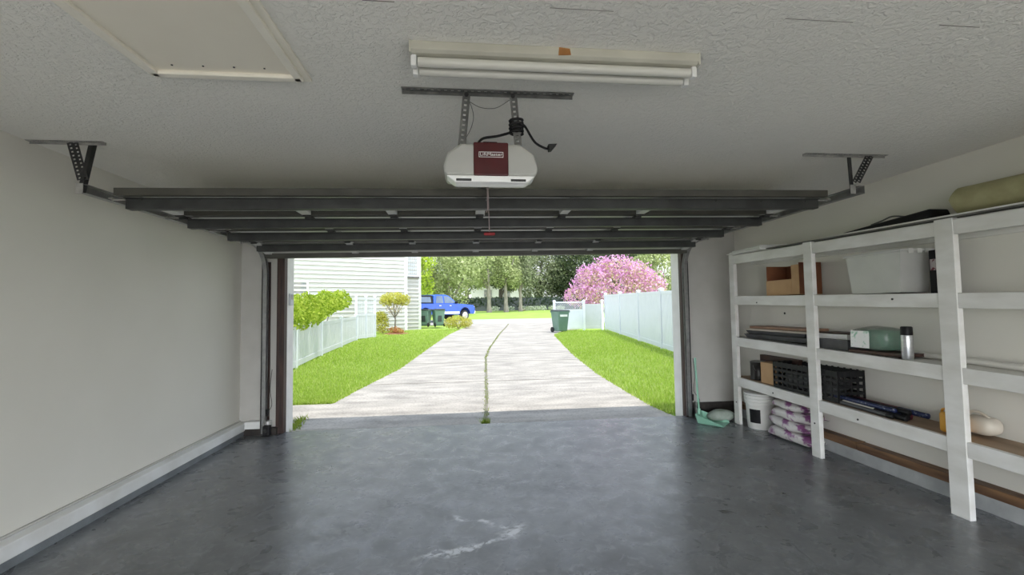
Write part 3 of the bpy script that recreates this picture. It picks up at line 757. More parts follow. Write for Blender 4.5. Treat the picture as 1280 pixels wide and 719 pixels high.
# ---- middle shelf contents (level 2)
Z2 = lambda y: zt(.955, y)
z = Z2(4.4)
for k, (x0, y0, y1, dz, th, mt, lab) in enumerate((
        (3.18, 3.92, 4.88, .012, .045, 'tray', 'dark grey tray lowest in the pile on the middle shelf'),
        (3.19, 3.95, 4.86, .058, .040, 'tray', 'dark grey tray second in the pile on the middle shelf'),
        (3.175, 3.90, 4.84, .100, .020, 'tray_beige', 'beige board lying on the dark grey trays'),
        (3.20, 3.93, 4.80, .122, .026, 'frame_wood', 'brown wooden board topmost on the pile of trays'))):
    o = MB()
    zz = z+dz
    if mt == 'tray':
        o.hexa([(x0+.02, y0+.03, zz), (3.40, y0+.03, zz), (3.40, y1-.03, zz), (x0+.02, y1-.03, zz)], [(x0, y0, zz+th), (3.42, y0, zz+th), (3.42, y1, zz+th), (x0, y1, zz+th)])
    else: o.box(x0, 3.42, y0, y1, zz, zz+th)
    tag(o.build('tray' if mt == 'tray' else 'board', M[mt], bevel=.004), lab, 'tray' if mt == 'tray' else 'board', 'pile of flat trays and boards')
z = Z2(3.6)
for (x0, y0, y1, dz, th, mt, lab, nm) in ((3.175, 3.46, 3.86, .002, .085, 'tray', 'dark grey slanted tray beside the green pack', 'tray'), (3.21, 3.50, 3.85, .088, .045, 'paper', 'white folded paper pad on the dark tray', 'paper_pad'), (3.22, 3.48, 3.84, .134, .012, 'brown_flat', 'thin dark board covering the paper pad', 'board')):
    tag(MB().hexa([(x0+.015, y0+.02, z+dz), (3.41, y0+.02, z+dz), (3.41, y1, z+dz), (x0+.015, y1, z+dz)], [(x0, y0, z+dz+th), (3.42, y0, z+dz+th), (3.42, y1, z+dz+th), (x0, y1, z+dz+th)]).build(nm, M[mt], bevel=.004), lab, nm.split('_')[0])
z = Z2(3.2)
tag(MB().box(3.17, 3.41, 2.99, 3.45, z+.006, z+.03).build('board', M['brown_flat'], bevel=.003), 'dark brown flat board under the green pack', 'board')
gp = thing('wrapped_pack', 'green pack in clear plastic wrap with white label', 'pack', (3.3, 3.2, z+.03))
def pillow(mb, c, sx, sy, sz, e=2.6, n=20, m=12, wr=0.0, seed=0):
    o = len(mb.v); c = Vector(c)
    def sg(v, p): return math.copysign(abs(v)**p, v)
    for i in range(m+1):
        ph = -PI/2 + PI*i/m
        for k in range(n):
            th = 2*PI*k/n
            p = V(sx*sg(math.cos(ph), 2/e)*sg(math.cos(th), 2/e), sy*sg(math.cos(ph), 2/e)*sg(math.sin(th), 2/e), sz*sg(math.sin(ph), 2/e*1.2))
            if wr: p *= 1 + wr*noise.noise(Vector((p.x*9+seed, p.y*9, p.z*14)))
            mb.v.append(c+p)
    for i in range(m):
        for k in range(n):
            k2 = (k+1) % n; mb.f.append((o+i*n+k, o+i*n+k2, o+(i+1)*n+k2, o+(i+1)*n+k))
    return mb
pillow(MB(), (3.30, 3.26, z+.116), .105, .125, .078, 4, wr=.12).build('contents', M['green_pack'], gp, smooth=True)
pillow(MB(), (3.295, 3.285, z+.125), .122, .165, .092, 4.5, wr=.12, seed=3).build('wrap', M['clear_bag'], gp, smooth=True)
MB().hexa([(3.163, 3.25, z+.05), (3.166, 3.25, z+.05), (3.166, 3.42, z+.05), (3.163, 3.42, z+.05)], [(3.166, 3.25, z+.185), (3.169, 3.25, z+.185), (3.169, 3.42, z+.185), (3.166, 3.42, z+.185)]).build('label_sticker', M['label_white'], gp)
th = thing('thermos', 'silver thermos with black cap on the middle shelf', 'thermos', (3.19, 2.965, Z2(2.96)))
zz = Z2(2.965)+.0
MB().lathe([(.032, 0), (.035, .006), (.035, .165), (.033, .175)], (3.19, 2.965, zz), 24).build('body', M['silver'], th, smooth=True)
MB().lathe([(.034, .1755), (.036, .18), (.035, .232), (.030, .238)], (3.19, 2.965, zz), 24).build('cap', M['black'], th, smooth=True)
tag(MB().tube([(3.40, 3.36, Z2(3.36)+.022), (3.30, 2.2, Z2(2.2)+.022), (3.285, 1.5, Z2(1.5)+.022)], .021, 14).build('pipe', M['conduit'], smooth=True), 'long white pipe lying along the middle shelf', 'pipe')

# ---- lower shelf contents (level 3)
Z3 = lambda y: zt(.492, y)
pcn = thing('paint_can', 'dark paint can on the lower shelf by the wall corner', 'paint can', (3.30, 4.78, Z3(4.78)))
zz = Z3(4.78)+.001
MB().lathe([(.085, 0), (.088, .004), (.085, .008), (.085, .185), (.089, .19), (.085, .196)], (3.285, 4.79, zz), 28).build('body', M['can'], pcn, smooth=True)
MB().lathe([(.078, .1965), (.08, .2), (.07, .203), (.066, .199)], (3.285, 4.79, zz), 28).build('lid', M['galv_dull'], pcn, smooth=True)
MB().tube([(3.285+.088*math.cos(a), 4.79-.03-.1*abs(math.sin(a))*.3, zz+.165-.10*math.sin(a)) for a in [PI*i/12 for i in range(13)]], .002, 6).build('bail', M['galv'], pcn)
bx = thing('cardboard_box', 'small tan cardboard box between the paint can and black crate', 'box', (3.27, 4.5, Z3(4.5)))
MB().box(3.19, 3.36, 4.42, 4.62, Z3(4.5)+.003, Z3(4.5)+.225).build('body', M['card'], bx, bevel=.003)
MB().box(3.24, 3.31, 4.4175, 4.6225, Z3(4.5)+.225, Z3(4.5)+.2262).build('packing_tape', M['tape'], bx)
tag(MB().box(3.38, 3.435, 4.3, 4.9, Z3(4.6)+.004, Z3(4.6)+.27).build('panel_board', M['brown_flat'], bevel=.003), 'dark board leaning on the wall behind the paint can', 'board')
cr = thing('plastic_crate', 'black open grid plastic crate on the lower shelf', 'crate', (3.3, 3.98, Z3(3.98)))
zz = Z3(3.98)+.003
cx0, cx1, cy0, cy1, ch = 3.17, 3.43, 3.58, 4.395, .27
MB().box(cx0, cx1, cy0, cy1, zz, zz+.008).build('bottom', M['black'], cr)
def grid_wall(fixed, val, a0, a1, n, rows):
    mb = MB()
    for k in range(n+1):
        a = a0 + (a1-a0)*k/n
        if fixed == 'x': mb.box(val, val+.008, max(a0, a-.008), min(a1, a+.008), zz+.009, zz+ch)
        else: mb.box(max(a0, a-.008), min(a1, a+.008), val, val+.008, zz+.009, zz+ch)
    for r_ in range(rows+1):
        c = zz+.02 + (ch-.05)*r_/rows
        hh = .012 if r_ < rows else .024
        if fixed == 'x': mb.box(val+.001, val+.007, a0, a1, c-hh, c+hh)
        else: mb.box(a0, a1, val+.001, val+.007, c-hh, c+hh)
    return mb
grid_wall('x', cx0, cy0, cy1, 12, 4).build('grid_side', M['black'], cr)
grid_wall('x', cx1-.008, cy0, cy1, 12, 4).build('grid_side', M['black'], cr)
grid_wall('y', cy0, cx0+.009, cx1-.009, 4, 4).build('grid_end', M['black'], cr)
grid_wall('y', cy1-.008, cx0+.009, cx1-.009, 4, 4).build('grid_end', M['black'], cr)
pk = pillow(MB(), (3.30, 4.0, zz+.10), .10, .33, .085, 4, wr=.2).build('folded_tarp', M['tray'], smooth=True)
tag(pk, 'crumpled dark tarp filling the black crate', 'tarp')
tag(pillow(MB(), (3.27, 4.12, zz+.225), .045, .07, .028, 3, wr=.3).build('crumpled_bag', M['clear_bag'], smooth=True), 'crumpled clear bag on top of the black crate', 'bag')
# bundle of slim poles
def pole(x0, y0, x1, y1, lift, r, mt, capm, lab, tip=.05):
    z0, z1 = Z3(y0)+r+.001+lift, Z3(y1)+r+.001+lift
    r *= 1.3; z0 += r*.25; z1 += r*.25
    t = thing('pole', lab, 'pole', (x1, y1, z1), 'bundle of slim poles on the lower shelf')
    d = (Vector((x1, y1, z1))-Vector((x0, y0, z0))).normalized(); e = Vector((x1, y1, z1))
    MB().tube([(x0, y0, z0), e-d*tip], r, 10).build('shaft', M[mt], t, smooth=True)
    MB().tube([e-d*tip*.999, e-d*.004, e], [r*1.12, r*1.12, r*.7], 10).build('end_cap', M[capm], t, smooth=True)
for a in ((3.20, 3.96-.2, 3.185, 3.10, 0, .012, 'tray', 'black', 'slim grey pole nearest the front edge in the bundle'),
          (3.22, 3.74, 3.215, 3.02, 0, .014, 'ivory', 'black', 'ivory pole with long black cap in the bundle', .26),
          (3.25, 3.74, 3.25, 3.04, 0, .015, 'navy', 'black', 'navy pole with plain black cap low in the bundle'),
          (3.285, 3.73, 3.29, 3.06, 0, .015, 'ivory', 'crimson', 'ivory pole with crimson end cap in the bundle'),
          (3.32, 3.74, 3.325, 3.10, 0, .014, 'navy', 'black', 'speckled navy pole low at the wall side of the bundle'),
          (3.235, 3.73, 3.24, 3.13, .030, .014, 'navy', 'navy', 'navy pole with navy cap lying atop the bundle'),
          (3.27, 3.72, 3.275, 3.05, .031, .015, 'black', 'black', 'plain black pole lying atop the bundle'),
          (3.305, 3.73, 3.325, 2.96, .030, .014, 'crimson', 'navy', 'crimson pole with long navy end atop the bundle', .22)):
    pole(*a)
# jugs
zz = Z3(2.75)+.001
jg = thing('bottle', 'amber plastic bottle half behind the thick shelf post', 'bottle', (3.22, 2.74, zz))
MB().box(3.20, 3.31, 2.675, 2.79, zz, zz+.135).build('body', M['amber'], jg, bevel=.02, smooth=True, seg=3)
MB().lathe([(.03, .1352), (.018, .15), (.018, .165)], (3.25, 2.74, zz), 16).build('neck', M['amber'], jg, smooth=True)
MB().tube(smoothpath([(3.25, 2.775, zz+.15), (3.25, 2.80, zz+.14), (3.25, 2.80, zz+.09), (3.25, 2.788, zz+.06)]), .008, 8).build('handle', M['amber'], jg, smooth=True)
jg = thing('jug', 'cream plastic jug lying against the wall on the lower shelf', 'jug', (3.35, 2.64, zz))
pillow(MB(), (3.355, 2.645, zz+.070), .07, .095, .060, 3).build('body', M['cream'], jg, smooth=True)
MB().lathe([(.03, 0), (.026, .03), (.026, .045)], (3.33, 2.735, zz+.075), 16, 'y').build('neck', M['cream'], jg, smooth=True)
MB().tube(smoothpath([(3.345, 2.72, zz+.10), (3.345, 2.70, zz+.145), (3.35, 2.65, zz+.152), (3.35, 2.60, zz+.125)]), .009, 8).build('handle', M['cream'], jg, smooth=True)

# ---- on the floor under the shelf
bk = thing('plastic_bucket', 'white plastic bucket with dark label under the shelf', 'bucket', (3.29, 4.84, 0))
MB().lathe([(.125, 0), (.128, .005), (.142, .265), (.150, .27), (.152, .295), (.147, .30), (.152, .305), (.153, .33), (.148, .335), (.155, .34), (.156, .365), (.149, .37)], (3.285, 4.80, 0), 36).build('body', M['bucket'], bk, smooth=True)
MB().lathe([(.150, .3705), (.157, .375), (.157, .388), (.15, .392)], (3.285, 4.80, 0), 36).build('lid', M['bucket'], bk, smooth=True)
lb = MB(); n = 10
for k in range(n+1):
    a = PI + .15 + .85*k/n
    for z_, r_ in ((.07, .1335), (.22, .1412)):
        lb.v.append(V(3.285+r_*math.cos(a), 4.80+r_*math.sin(a), z_))
for k in range(n): lb.f.append((2*k, 2*k+2, 2*k+3, 2*k+1))
lbo = lb.build('label_sticker', M['black'], bk)
for k, (x, y, z_, sx, sy, sz, rz, lab) in enumerate((
        (3.30, 4.27, .058, .135, .30, .056, .05, 'white and purple bag at the bottom of the bag pile'),
        (3.29, 4.29, .163, .125, .27, .052, -.06, 'white and purple bag second from the floor in the pile'),
        (3.30, 4.25, .262, .125, .26, .050, .08, 'white and purple bag third from the floor in the pile'),
        (3.31, 4.28, .352, .115, .25, .044, -.04, 'white and purple bag topmost of the pile under the shelf'))):
    t = thing('soil_bag', lab, 'bag', (x, y, z_), 'pile of white and purple bags')
    pillow(MB(), (x, y, z_), sx, sy, sz, 3.2, 24, 14, .22, k*5).build('body', M['bag'], t, smooth=True)
    s = MB(); s.hexa([(x-sx*.8, y-sy-.015, z_-.003), (x+sx*.8, y-sy-.015, z_-.003), (x+sx*.8, y-sy+.06, z_-.003), (x-sx*.8, y-sy+.06, z_-.003)],
                     [(x-sx*.8, y-sy-.02, z_+.003), (x+sx*.8, y-sy-.02, z_+.003), (x+sx*.8, y-sy+.06, z_+.003), (x-sx*.8, y-sy+.06, z_+.003)])
    s.build('seam', M['bag'], t)
    t.rotation_euler = (0, 0, rz)

# ---- dustpan and rag in the corner
dp = thing('dustpan', 'mint green upright dustpan with long handle on the floor', 'dustpan', (2.86, 5.06, 0))
pan = MB()
px, py = 2.85, 5.05
def dq(u, v, z):
    a = math.radians(45); return (px + u*math.cos(a) + v*math.sin(a), py + u*math.sin(a) - v*math.cos(a), z)
pan.hexa([dq(-.10, -.12, .004), dq(.10, -.12, .004), dq(.13, .16, .003), dq(-.13, .16, .003)], [dq(-.10, -.12, .010), dq(.10, -.12, .010), dq(.13, .16, .006), dq(-.13, .16, .006)])
pan.hexa([dq(-.10, -.125, .004), dq(.10, -.125, .004), dq(.10, -.119, .004), dq(-.10, -.119, .004)], [dq(-.12, -.15, .11), dq(.12, -.15, .11), dq(.12, -.143, .11), dq(-.12, -.143, .11)])
for s in (-1, 1):
    pan.hexa([dq(s*.10, -.122, .006), dq(s*.106, -.122, .006), dq(s*.135, .16, .004), dq(s*.129, .16, .004)], [dq(s*.12, -.147, .11), dq(s*.127, -.147, .11), dq(s*.15, .15, .028), dq(s*.143, .15, .028)])
pan.build('pan', M['dustpan'], dp)
hx, hy, _ = dq(0, -.14, 0)
MB().lathe([(.018, -.01), (.018, .05), (.012, .06)], (hx, hy, .10), 12).build('handle_socket', M['dustpan'], dp, smooth=True)
MB().tube([(hx, hy, .15), (hx-.015, hy+.02, .69)], .0115, 12).build('handle', M['dustpan'], dp, smooth=True)
MB().tube([(hx-.015, hy+.02, .69), (hx-.016, hy+.021, .74), (hx-.010, hy+.015, .755)], [.014, .014, .006], 12).build('grip', M['dustpan'], dp, smooth=True)
rg = pillow(MB(), (3.02, 5.15, .068), .15, .085, .066, 2.8, 26, 14, .22, 2)
rgo = rg.build('crumpled_rag', M['rag'], smooth=True); tag(rgo, 'crumpled pale green rag lying behind the dustpan', 'rag')

# ================================================================== outdoors
random.seed(11)
def strip(rows, dz, thick=.0):
    """rows of (Y, xl, xr) draped on the ground"""
    mb = MB(); n = len(rows)
    for (Y, a, c) in rows: mb.v += [V(a, Y, gz(Y)+dz), V(c, Y, gz(Y)+dz)]
    for i in range(n-1): mb.f.append((2*i, 2*i+1, 2*i+3, 2*i+2))
    if thick:
        o = len(mb.v)
        for (Y, a, c) in rows: mb.v += [V(a, Y, gz(Y)+dz-thick), V(c, Y, gz(Y)+dz-thick)]
        for i in range(n-1):
            mb.f.append((o+2*i, o+2*i+2, o+2*i+3, o+2*i+1))
            mb.f.append((2*i, 2*i+2, o+2*i+2, o+2*i)); mb.f.append((2*i+1, o+2*i+1, o+2*i+3, 2*i+3))
        mb.f.append((0, o, o+1, 1)); mb.f.append((2*n-2, 2*n-1, o+2*n-1, o+2*n-2))
    return mb
def interp(tab, Y):
    for (a, x0), (b_, x1) in zip(tab, tab[1:]):
        if a <= Y <= b_: return x0 + (x1-x0)*(Y-a)/(b_-a)
    return tab[0][1] if Y < tab[0][0] else tab[-1][1]
DL = [(5.46, -2.14), (6.7, -2.08), (8.2, -1.87), (10.5, -1.5), (15.9, -1.15), (20.6, -.80), (24.5, -.31), (29.5, .50)]
DR = [(5.46, 2.68), (6.4, 2.62), (8.8, 2.66), (11.7, 2.90), (14.9, 3.27), (19.3, 3.82), (22.5, 5.2), (28.0, 8.5)]
FL = [(6.0, -3.6), (10.8, -3.95), (13.3, -4.13), (18.5, -4.35), (20.2, -4.75), (30, -5.5)]
FR = [(6.0, 5.05), (12.4, 5.83), (22.0, 7.01), (30, 8.0)]
Ys = [5.46, 6.2, 7.0, 8, 9.2, 10.5, 12, 13.5, 15, 16.5, 18, 19.3, 20.6, 22, 23.5, 24.5, 26, 28, 29.2]
# ground under everything
struct(strip([(y, -60, 60) for y in (5.6, 6.2, 26, 60, 110)], -.08).build('ground', M['far_lawn']), 'green ground beyond the driveway', 'ground')
struct(strip([(y, interp(DL, y), interp(DR, y)) for y in Ys], 0, .07).build('driveway', M['driveway']), 'long pale concrete driveway with a grassy centre joint', 'driveway')
struct(strip([(y, -6, interp(DL, y)-.005) for y in (5.65, 6.2, 7.12)], -.004, .07).build('apron', M['driveway']), 'small concrete apron left of the driveway', 'path')
struct(strip([(y, -40, 40) for y in (29.25, 31, 33, 34.6)], -.015, .06).build('street', M['street']), 'pale street crossing the end of the driveway', 'street')
# joints across the slab
for i, y in enumerate([5.5, 8.6, 11.3, 12.9, 15.2, 17.2, 19.4, 21.6, 23.9, 26.4]):
    a, c = interp(DL, y), interp(DR, y)
    struct(MB().hexa([(a, y, gz(y)-.02), (c, y+.02, gz(y)-.02), (c, y+.045, gz(y)-.02), (a, y+.025, gz(y)-.02)], [(a, y, gz(y)+.0035), (c, y+.02, gz(y)+.0035), (c, y+.045, gz(y)+.0035), (a, y+.025, gz(y)+.0035)]).build('trim_%d' % (20+i), M['joint']))
JT = [(5.55, .232), (7.0, .31), (12.2, .53), (14.4, .74), (20.9, 1.58), (28.6, 2.72)]
struct(strip([(y, interp(JT, y)-.022, interp(JT, y)+.022) for y in (5.55, 7, 9, 12.2, 14.4, 20.9, 28.6)], .004).build('trim_30', M['joint']))
# lawns
struct(strip([(y, interp(FL, y)-.9, interp(DL, y)-.0) for y in (7.13, 8, 9.2, 10.5, 12, 13.5, 15, 16.5, 18, 19.3, 20.6, 22, 23.5, 24.5)], -.006, .05).build('lawn', M['lawn_soil']), 'green lawn left of the driveway', 'lawn')
struct(strip([(y, interp(DR, y)+.0, interp(FR, y)+3) for y in Ys if 5.6 < y < 21.8], -.006, .05).build('lawn', M['lawn_soil']), 'green lawn between the driveway and white fence', 'lawn')

def blades(name, n, sampler, hmin, hmax, w, mat, label, cat):
    vs = []; fs = []
    for i in range(n):
        x, y = sampler()
        z = gz(y)-.004; hh = random.uniform(hmin, hmax); a = random.uniform(0, 2*PI); ww = w*random.uniform(.6, 1.3)*(1 if y < 12 else 1.7)
        dx, dy = math.cos(a)*ww/2, math.sin(a)*ww/2; lx, ly = random.gauss(0, .35)*hh, random.gauss(0, .35)*hh
        o = len(vs)
        vs += [(x-dx, y-dy, z), (x+dx, y+dy, z), (x+lx, y+ly, z+hh)]; fs.append((o, o+1, o+2))
    me = bpy.data.meshes.new(name); me.from_pydata(vs, [], fs); me.materials.append(mat)
    o = bpy.data.objects.new(name, me); COL.objects.link(o)
    return tag(o, label, cat, kind='stuff')
def samp_left():
    while True:
        y = 7.15 + (24.5-7.15)*random.random()**1.7
        a, c = interp(FL, y), interp(DL, y)
        x = random.uniform(a-.3, c+.02)
        return x, y
def samp_right():
    y = 5.75 + (21.8-5.75)*random.random()**1.7
    return random.uniform(interp(DR, y)-.02, interp(FR, y)), y
blades('lawn_grass', 42000, samp_left, .03, .075, .016, M['grass'], 'short bright green grass on the left lawn', 'grass')
blades('lawn_grass', 34000, samp_right, .03, .085, .016, M['grass'], 'short bright green grass on the right lawn', 'grass')
def samp_joint():
    y = 5.56 + 23*random.random()**1.5
    return interp(JT, y)+random.gauss(0, .018), y
blades('joint_weeds', 2600, samp_joint, .01, .035, .012, M['weed'], 'thin line of grass growing in the driveway centre joint', 'grass')
def tuft(name, x, y, n, r, hmax, label):
    blades(name, n, lambda: (x+random.gauss(0, r), y+random.gauss(0, r*1.2)), .03, hmax, .014, M['weed'], label, 'weeds')
tuft('weed_tuft', .235, 5.62, 90, .022, .10, 'green weed tuft at the near end of the driveway joint')
blades('edge_weeds', 260, lambda: (lambda t: (-2.06-.10*t+random.gauss(0, .03), 5.7+.55*t+random.gauss(0, .06)))(random.random()), .02, .07, .014, M['weed'], 'low weeds along the driveway edge by the left jamb', 'weeds')

# ------------------------------------------------------------------ fences
def fence_post(parent, x, y, z0, z1, w=.12):
    p = MB().box(x-w/2, x+w/2, y-w/2, y+w/2, z0, z1).build('post', M['vinyl'], parent, bevel=.006)
    e = w/2+.015
    MB().hexa([(x-e, y-e, z1+.0005), (x+e, y-e, z1+.0005), (x+e, y+e, z1+.0005), (x-e, y+e, z1+.0005)], [(x-e, y-e, z1+.025), (x+e, y-e, z1+.025), (x+e, y+e, z1+.025), (x-e, y+e, z1+.025)]).add(
        [(x-e, y-e, z1+.025), (x+e, y-e, z1+.025), (x+e, y+e, z1+.025), (x-e, y+e, z1+.025), (x, y, z1+.075)], [(0, 1, 4), (1, 2, 4), (2, 3, 4), (3, 0, 4)]).build('post_cap', M['vinyl'], p)
def board_panel(parent, p0, p1, z0a, z0b, z1a, z1b, n, mat, name='panel', t=.03):
    """tongue and groove boards between two posts, with top and bottom rails"""
    p0 = Vector((*p0, 0)); p1 = Vector((*p1, 0)); d = p1-p0; nrm = Vector((-d.y, d.x, 0)).normalized()*t/2
    mb = MB()
    for k in range(n):
        a = p0 + d*((k+.03)/n); b_ = p0 + d*((k+.97)/n)
        za, zb2 = z0a+(z0b-z0a)*k/n, z0a+(z0b-z0a)*(k+1)/n; ta, tb = z1a+(z1b-z1a)*k/n, z1a+(z1b-z1a)*(k+1)/n
        mb.hexa([a-nrm+V(0,0,za+.05), b_-nrm+V(0,0,zb2+.05), b_+nrm+V(0,0,zb2+.05), a+nrm+V(0,0,za+.05)],
                [a-nrm+V(0,0,ta-.04), b_-nrm+V(0,0,tb-.04), b_+nrm+V(0,0,tb-.04), a+nrm+V(0,0,ta-.04)])
    mb.hexa([p0-nrm*.5+V(0,0,z0a+.06), p1-nrm*.5+V(0,0,z0b+.06), p1+nrm*.5+V(0,0,z0b+.06), p0+nrm*.5+V(0,0,z0a+.06)],
            [p0-nrm*.5+V(0,0,z1a-.05), p1-nrm*.5+V(0,0,z1b-.05), p1+nrm*.5+V(0,0,z1b-.05), p0+nrm*.5+V(0,0,z1a-.05)])
    pn = mb.build(name, mat, parent)
    for (za, zb2, hh) in ((z1a-.10, z1b-.10, .10), (z0a+.04, z0b+.04, .14)):
        MB().hexa([p0-nrm*1.7+V(0,0,za), p1-nrm*1.7+V(0,0,zb2), p1+nrm*1.7+V(0,0,zb2), p0+nrm*1.7+V(0,0,za)],
                  [p0-nrm*1.7+V(0,0,za+hh), p1-nrm*1.7+V(0,0,zb2+hh), p1+nrm*1.7+V(0,0,zb2+hh), p0+nrm*1.7+V(0,0,za+hh)]).build('rail', mat, pn, bevel=.004)
    return pn
rf = thing('privacy_fence', 'tall white vinyl privacy fence along the right lawn', 'fence', (6, 14, gz(14)))
py_ = [7.9, 10.5, 13.1, 15.7, 18.7, 21.95]
for i, y in enumerate(py_):
    x = interp(FR, y); fence_post(rf, x, y, gz(y)-.1, gz(y)+1.80)
    if i:
        ya = py_[i-1]; xa = interp(FR, ya)
        dx_ = (x-xa)/(y-ya)*.06
        board_panel(rf, (xa+dx_, ya+.06), (x-dx_, y-.06), gz(ya), gz(y), gz(ya)+1.76, gz(y)+1.76, 14, M['vinyl'])
lf_ = thing('lattice_fence', 'lower white fence with lattice top beyond the green bin', 'fence', (5.7, 22.6, gz(22.6)))
lp = [(4.52, 22.65), (6.02, 22.5), (6.95, 22.4)]
for i, (x, y) in enumerate(lp):
    fence_post(lf_, x, y, gz(y)-.1, gz(y)+1.46)
    if i:
        xa, ya = lp[i-1]
        z0 = gz(22.5)
        if i == 1:
            board_panel(lf_, (xa+.06, ya), (x-.06, y), z0, z0, z0+1.05, z0+1.05, 7, M['vinyl'])
            la = MB(); zA, zB = z0+1.07, z0+1.38; hgt = zB-zA; wdt = x-xa-.14; k = -hgt
            while k < wdt:
                for s in (0, 1):
                    u0, u1 = k, k+hgt
                    za_, zb_ = (zA, zB) if s == 0 else (zB, zA)
                    c0, c1 = max(u0, 0), min(u1, wdt)
                    if c1 > c0:
                        f0, f1 = (c0-u0)/hgt, (c1-u0)/hgt
                        la.bar((xa+.07+c0, ya-.005+.012*s-(.1*c0), za_+(zb_-za_)*f0), (xa+.07+c1, ya-.005+.012*s-(.1*c1), za_+(zb_-za_)*f1), .008, .048, (0, 1, 0))
                k += .115
            la.build('lattice', M['vinyl'], lf_)
            MB().bar((xa+.06, ya, zB+.03), (x-.06, y, zB+.03), .05, .06).build('top_rail', M['vinyl'], lf_)
        else:
            board_panel(lf_, (xa+.06, ya), (x-.06, y), z0, z0, z0+1.30, z0+1.30, 6, M['vinyl_warm'])
lw = thing('low_fence', 'low white board fence under the green shrub on the left', 'fence', (-4, 12, gz(12)))
py_ = [6.2, 8.6, 11.0, 13.4, 15.9, 18.5]
for i, y in enumerate(py_):
    x = interp(FL, y); fence_post(lw, x, y, gz(y)-.1, gz(y)+1.02, .10)
    if i:
        ya = py_[i-1]; xa = interp(FL, ya); dx_ = (x-xa)/(y-ya)*.05
        board_panel(lw, (xa+dx_, ya+.05), (x-dx_, y-.05), gz(ya), gz(y), gz(ya)+.98, gz(y)+.98, 14, M['vinyl_warm'])
gt = thing('fence_gate', 'tall white gate with latticed windows beside the neighbouring house', 'gate', (-4.2, 19.6, gz(19.6)))
ga, gb = (-4.40, 18.75), (-3.93, 20.1)
z0 = gz(19.4)
for (x, y) in (ga, ((ga[0]+gb[0])/2, (ga[1]+gb[1])/2), gb): fence_post(gt, x, y, z0-.1, z0+1.78, .09)
for i in range(2):
    p0 = (ga[0]+(gb[0]-ga[0])*(i/2+.04), ga[1]+(gb[1]-ga[1])*(i/2+.04)); p1 = (ga[0]+(gb[0]-ga[0])*(i/2+.46), ga[1]+(gb[1]-ga[1])*(i/2+.46))
    board_panel(gt, p0, p1, z0, z0, z0+1.05, z0+1.05, 4, M['vinyl_warm'], 'gate_leaf')
    MB().bar((*p0, z0+1.68), (*p1, z0+1.68), .05, .09).build('top_rail', M['vinyl_warm'], gt)
    lt = MB()
    for k in range(1, 6):
        q = [p0[j]+(p1[j]-p0[j])*k/6 for j in (0, 1)]; lt.bar((*q, z0+1.06), (*q, z0+1.63), .02, .02)
    for k in range(1, 4): lt.bar((*p0, z0+1.06+.14*k), (*p1, z0+1.06+.14*k), .016, .016)
    lt.build('lattice', M['louver'], gt)

# ------------------------------------------------------------------ neighbouring house
def siding_wall(p0, p1, z0, z1, pitch=.215, t=.12):
    p0 = Vector((*p0, 0)); p1 = Vector((*p1, 0)); d = p1-p0; n = Vector((d.y, -d.x, 0)).normalized()
    mb = MB(); z = z0
    mb.hexa([p0+V(0,0,z0), p1+V(0,0,z0), p1-n*t+V(0,0,z0), p0-n*t+V(0,0,z0)], [p0+V(0,0,z1), p1+V(0,0,z1), p1-n*t+V(0,0,z1), p0-n*t+V(0,0,z1)])
    while z < z1:
        za, zb = z, min(z+pitch, z1)
        o0 = n*.065; o1 = n*.003
        mb.hexa([p0+V(0,0,za), p1+V(0,0,za), p1+o0+V(0,0,za), p0+o0+V(0,0,za)], [p0+V(0,0,zb), p1+V(0,0,zb), p1+o1+V(0,0,zb), p0+o1+V(0,0,zb)])
        z += pitch
    return mb
hs = thing('house', 'two storey cream sided house beyond the left fence', 'house', (-6, 23, gz(23)))
P1 = (-3.22, 25.05); dv = (.89, .456)
PA = (P1[0]-dv[0]*11, P1[1]-dv[1]*11)
zg = gz(25)
siding_wall(PA, P1, zg-.3, zg+6.0).build('wall', M['siding'], hs)
P2 = (-3.45, 26.1); P3 = (-2.62, 26.52)
w2 = siding_wall(P2, P3, zg-.1, zg+6.0).build('wall', M['siding'], hs)
siding_wall(P3, (P3[0]-2.6, P3[1]+5.2), zg-.1, zg+6.0).build('side_wall', M['siding'], hs)
for p in (P1, P3):
    MB().box(p[0]-.09, p[0]+.05, p[1]-.09, p[1]+.05, zg-.1, zg+6.0).build('corner_trim', M['trim_white'], hs)
def on_wall(p0, d, u, n_off):
    return V(p0[0]+d[0]*u + d[1]*n_off, p0[1]+d[1]*u - d[0]*n_off, 0)
# window on the long wall (only its right half shows beside the jamb)
def win(p0, d, u0, u1, z0, z1, mullions, mat, fname='window'):
    f = MB(); fw = .09
    def slab(a, b_, c, e, n0, n1, mb):
        A, B = on_wall(p0, d, a, n0), on_wall(p0, d, b_, n0); A2, B2 = on_wall(p0, d, a, n1), on_wall(p0, d, b_, n1)
        mb.hexa([A+V(0,0,c), B+V(0,0,c), B2+V(0,0,c), A2+V(0,0,c)], [A+V(0,0,e), B+V(0,0,e), B2+V(0,0,e), A2+V(0,0,e)])
    slab(u0-fw, u0, z0-fw, z1+fw, -.01, .06, f); slab(u1, u1+fw, z0-fw, z1+fw, -.01, .06, f)
    slab(u0, u1, z1, z1+fw, -.01, .06, f); slab(u0, u1, z0-fw, z0, -.01, .075, f)
    for k in range(mullions):
        u = u0 + (u1-u0)*(k+1)/(mullions+1); slab(u-.02, u+.02, z0, z1, .03, .055, f)
    fr = f.build(fname, M['trim_white'], hs)
    g_ = MB(); slab(u0, u1, z0, z1, .02, .036, g_); g_.build('pane', mat, fr)
win(PA, dv, 4.2, 5.97, 2.24, 2.82, 1, M['glass_dark'])
win(P2, dv, .18, .72, 3.42, 4.75, 0, M['louver'])
lv = MB()
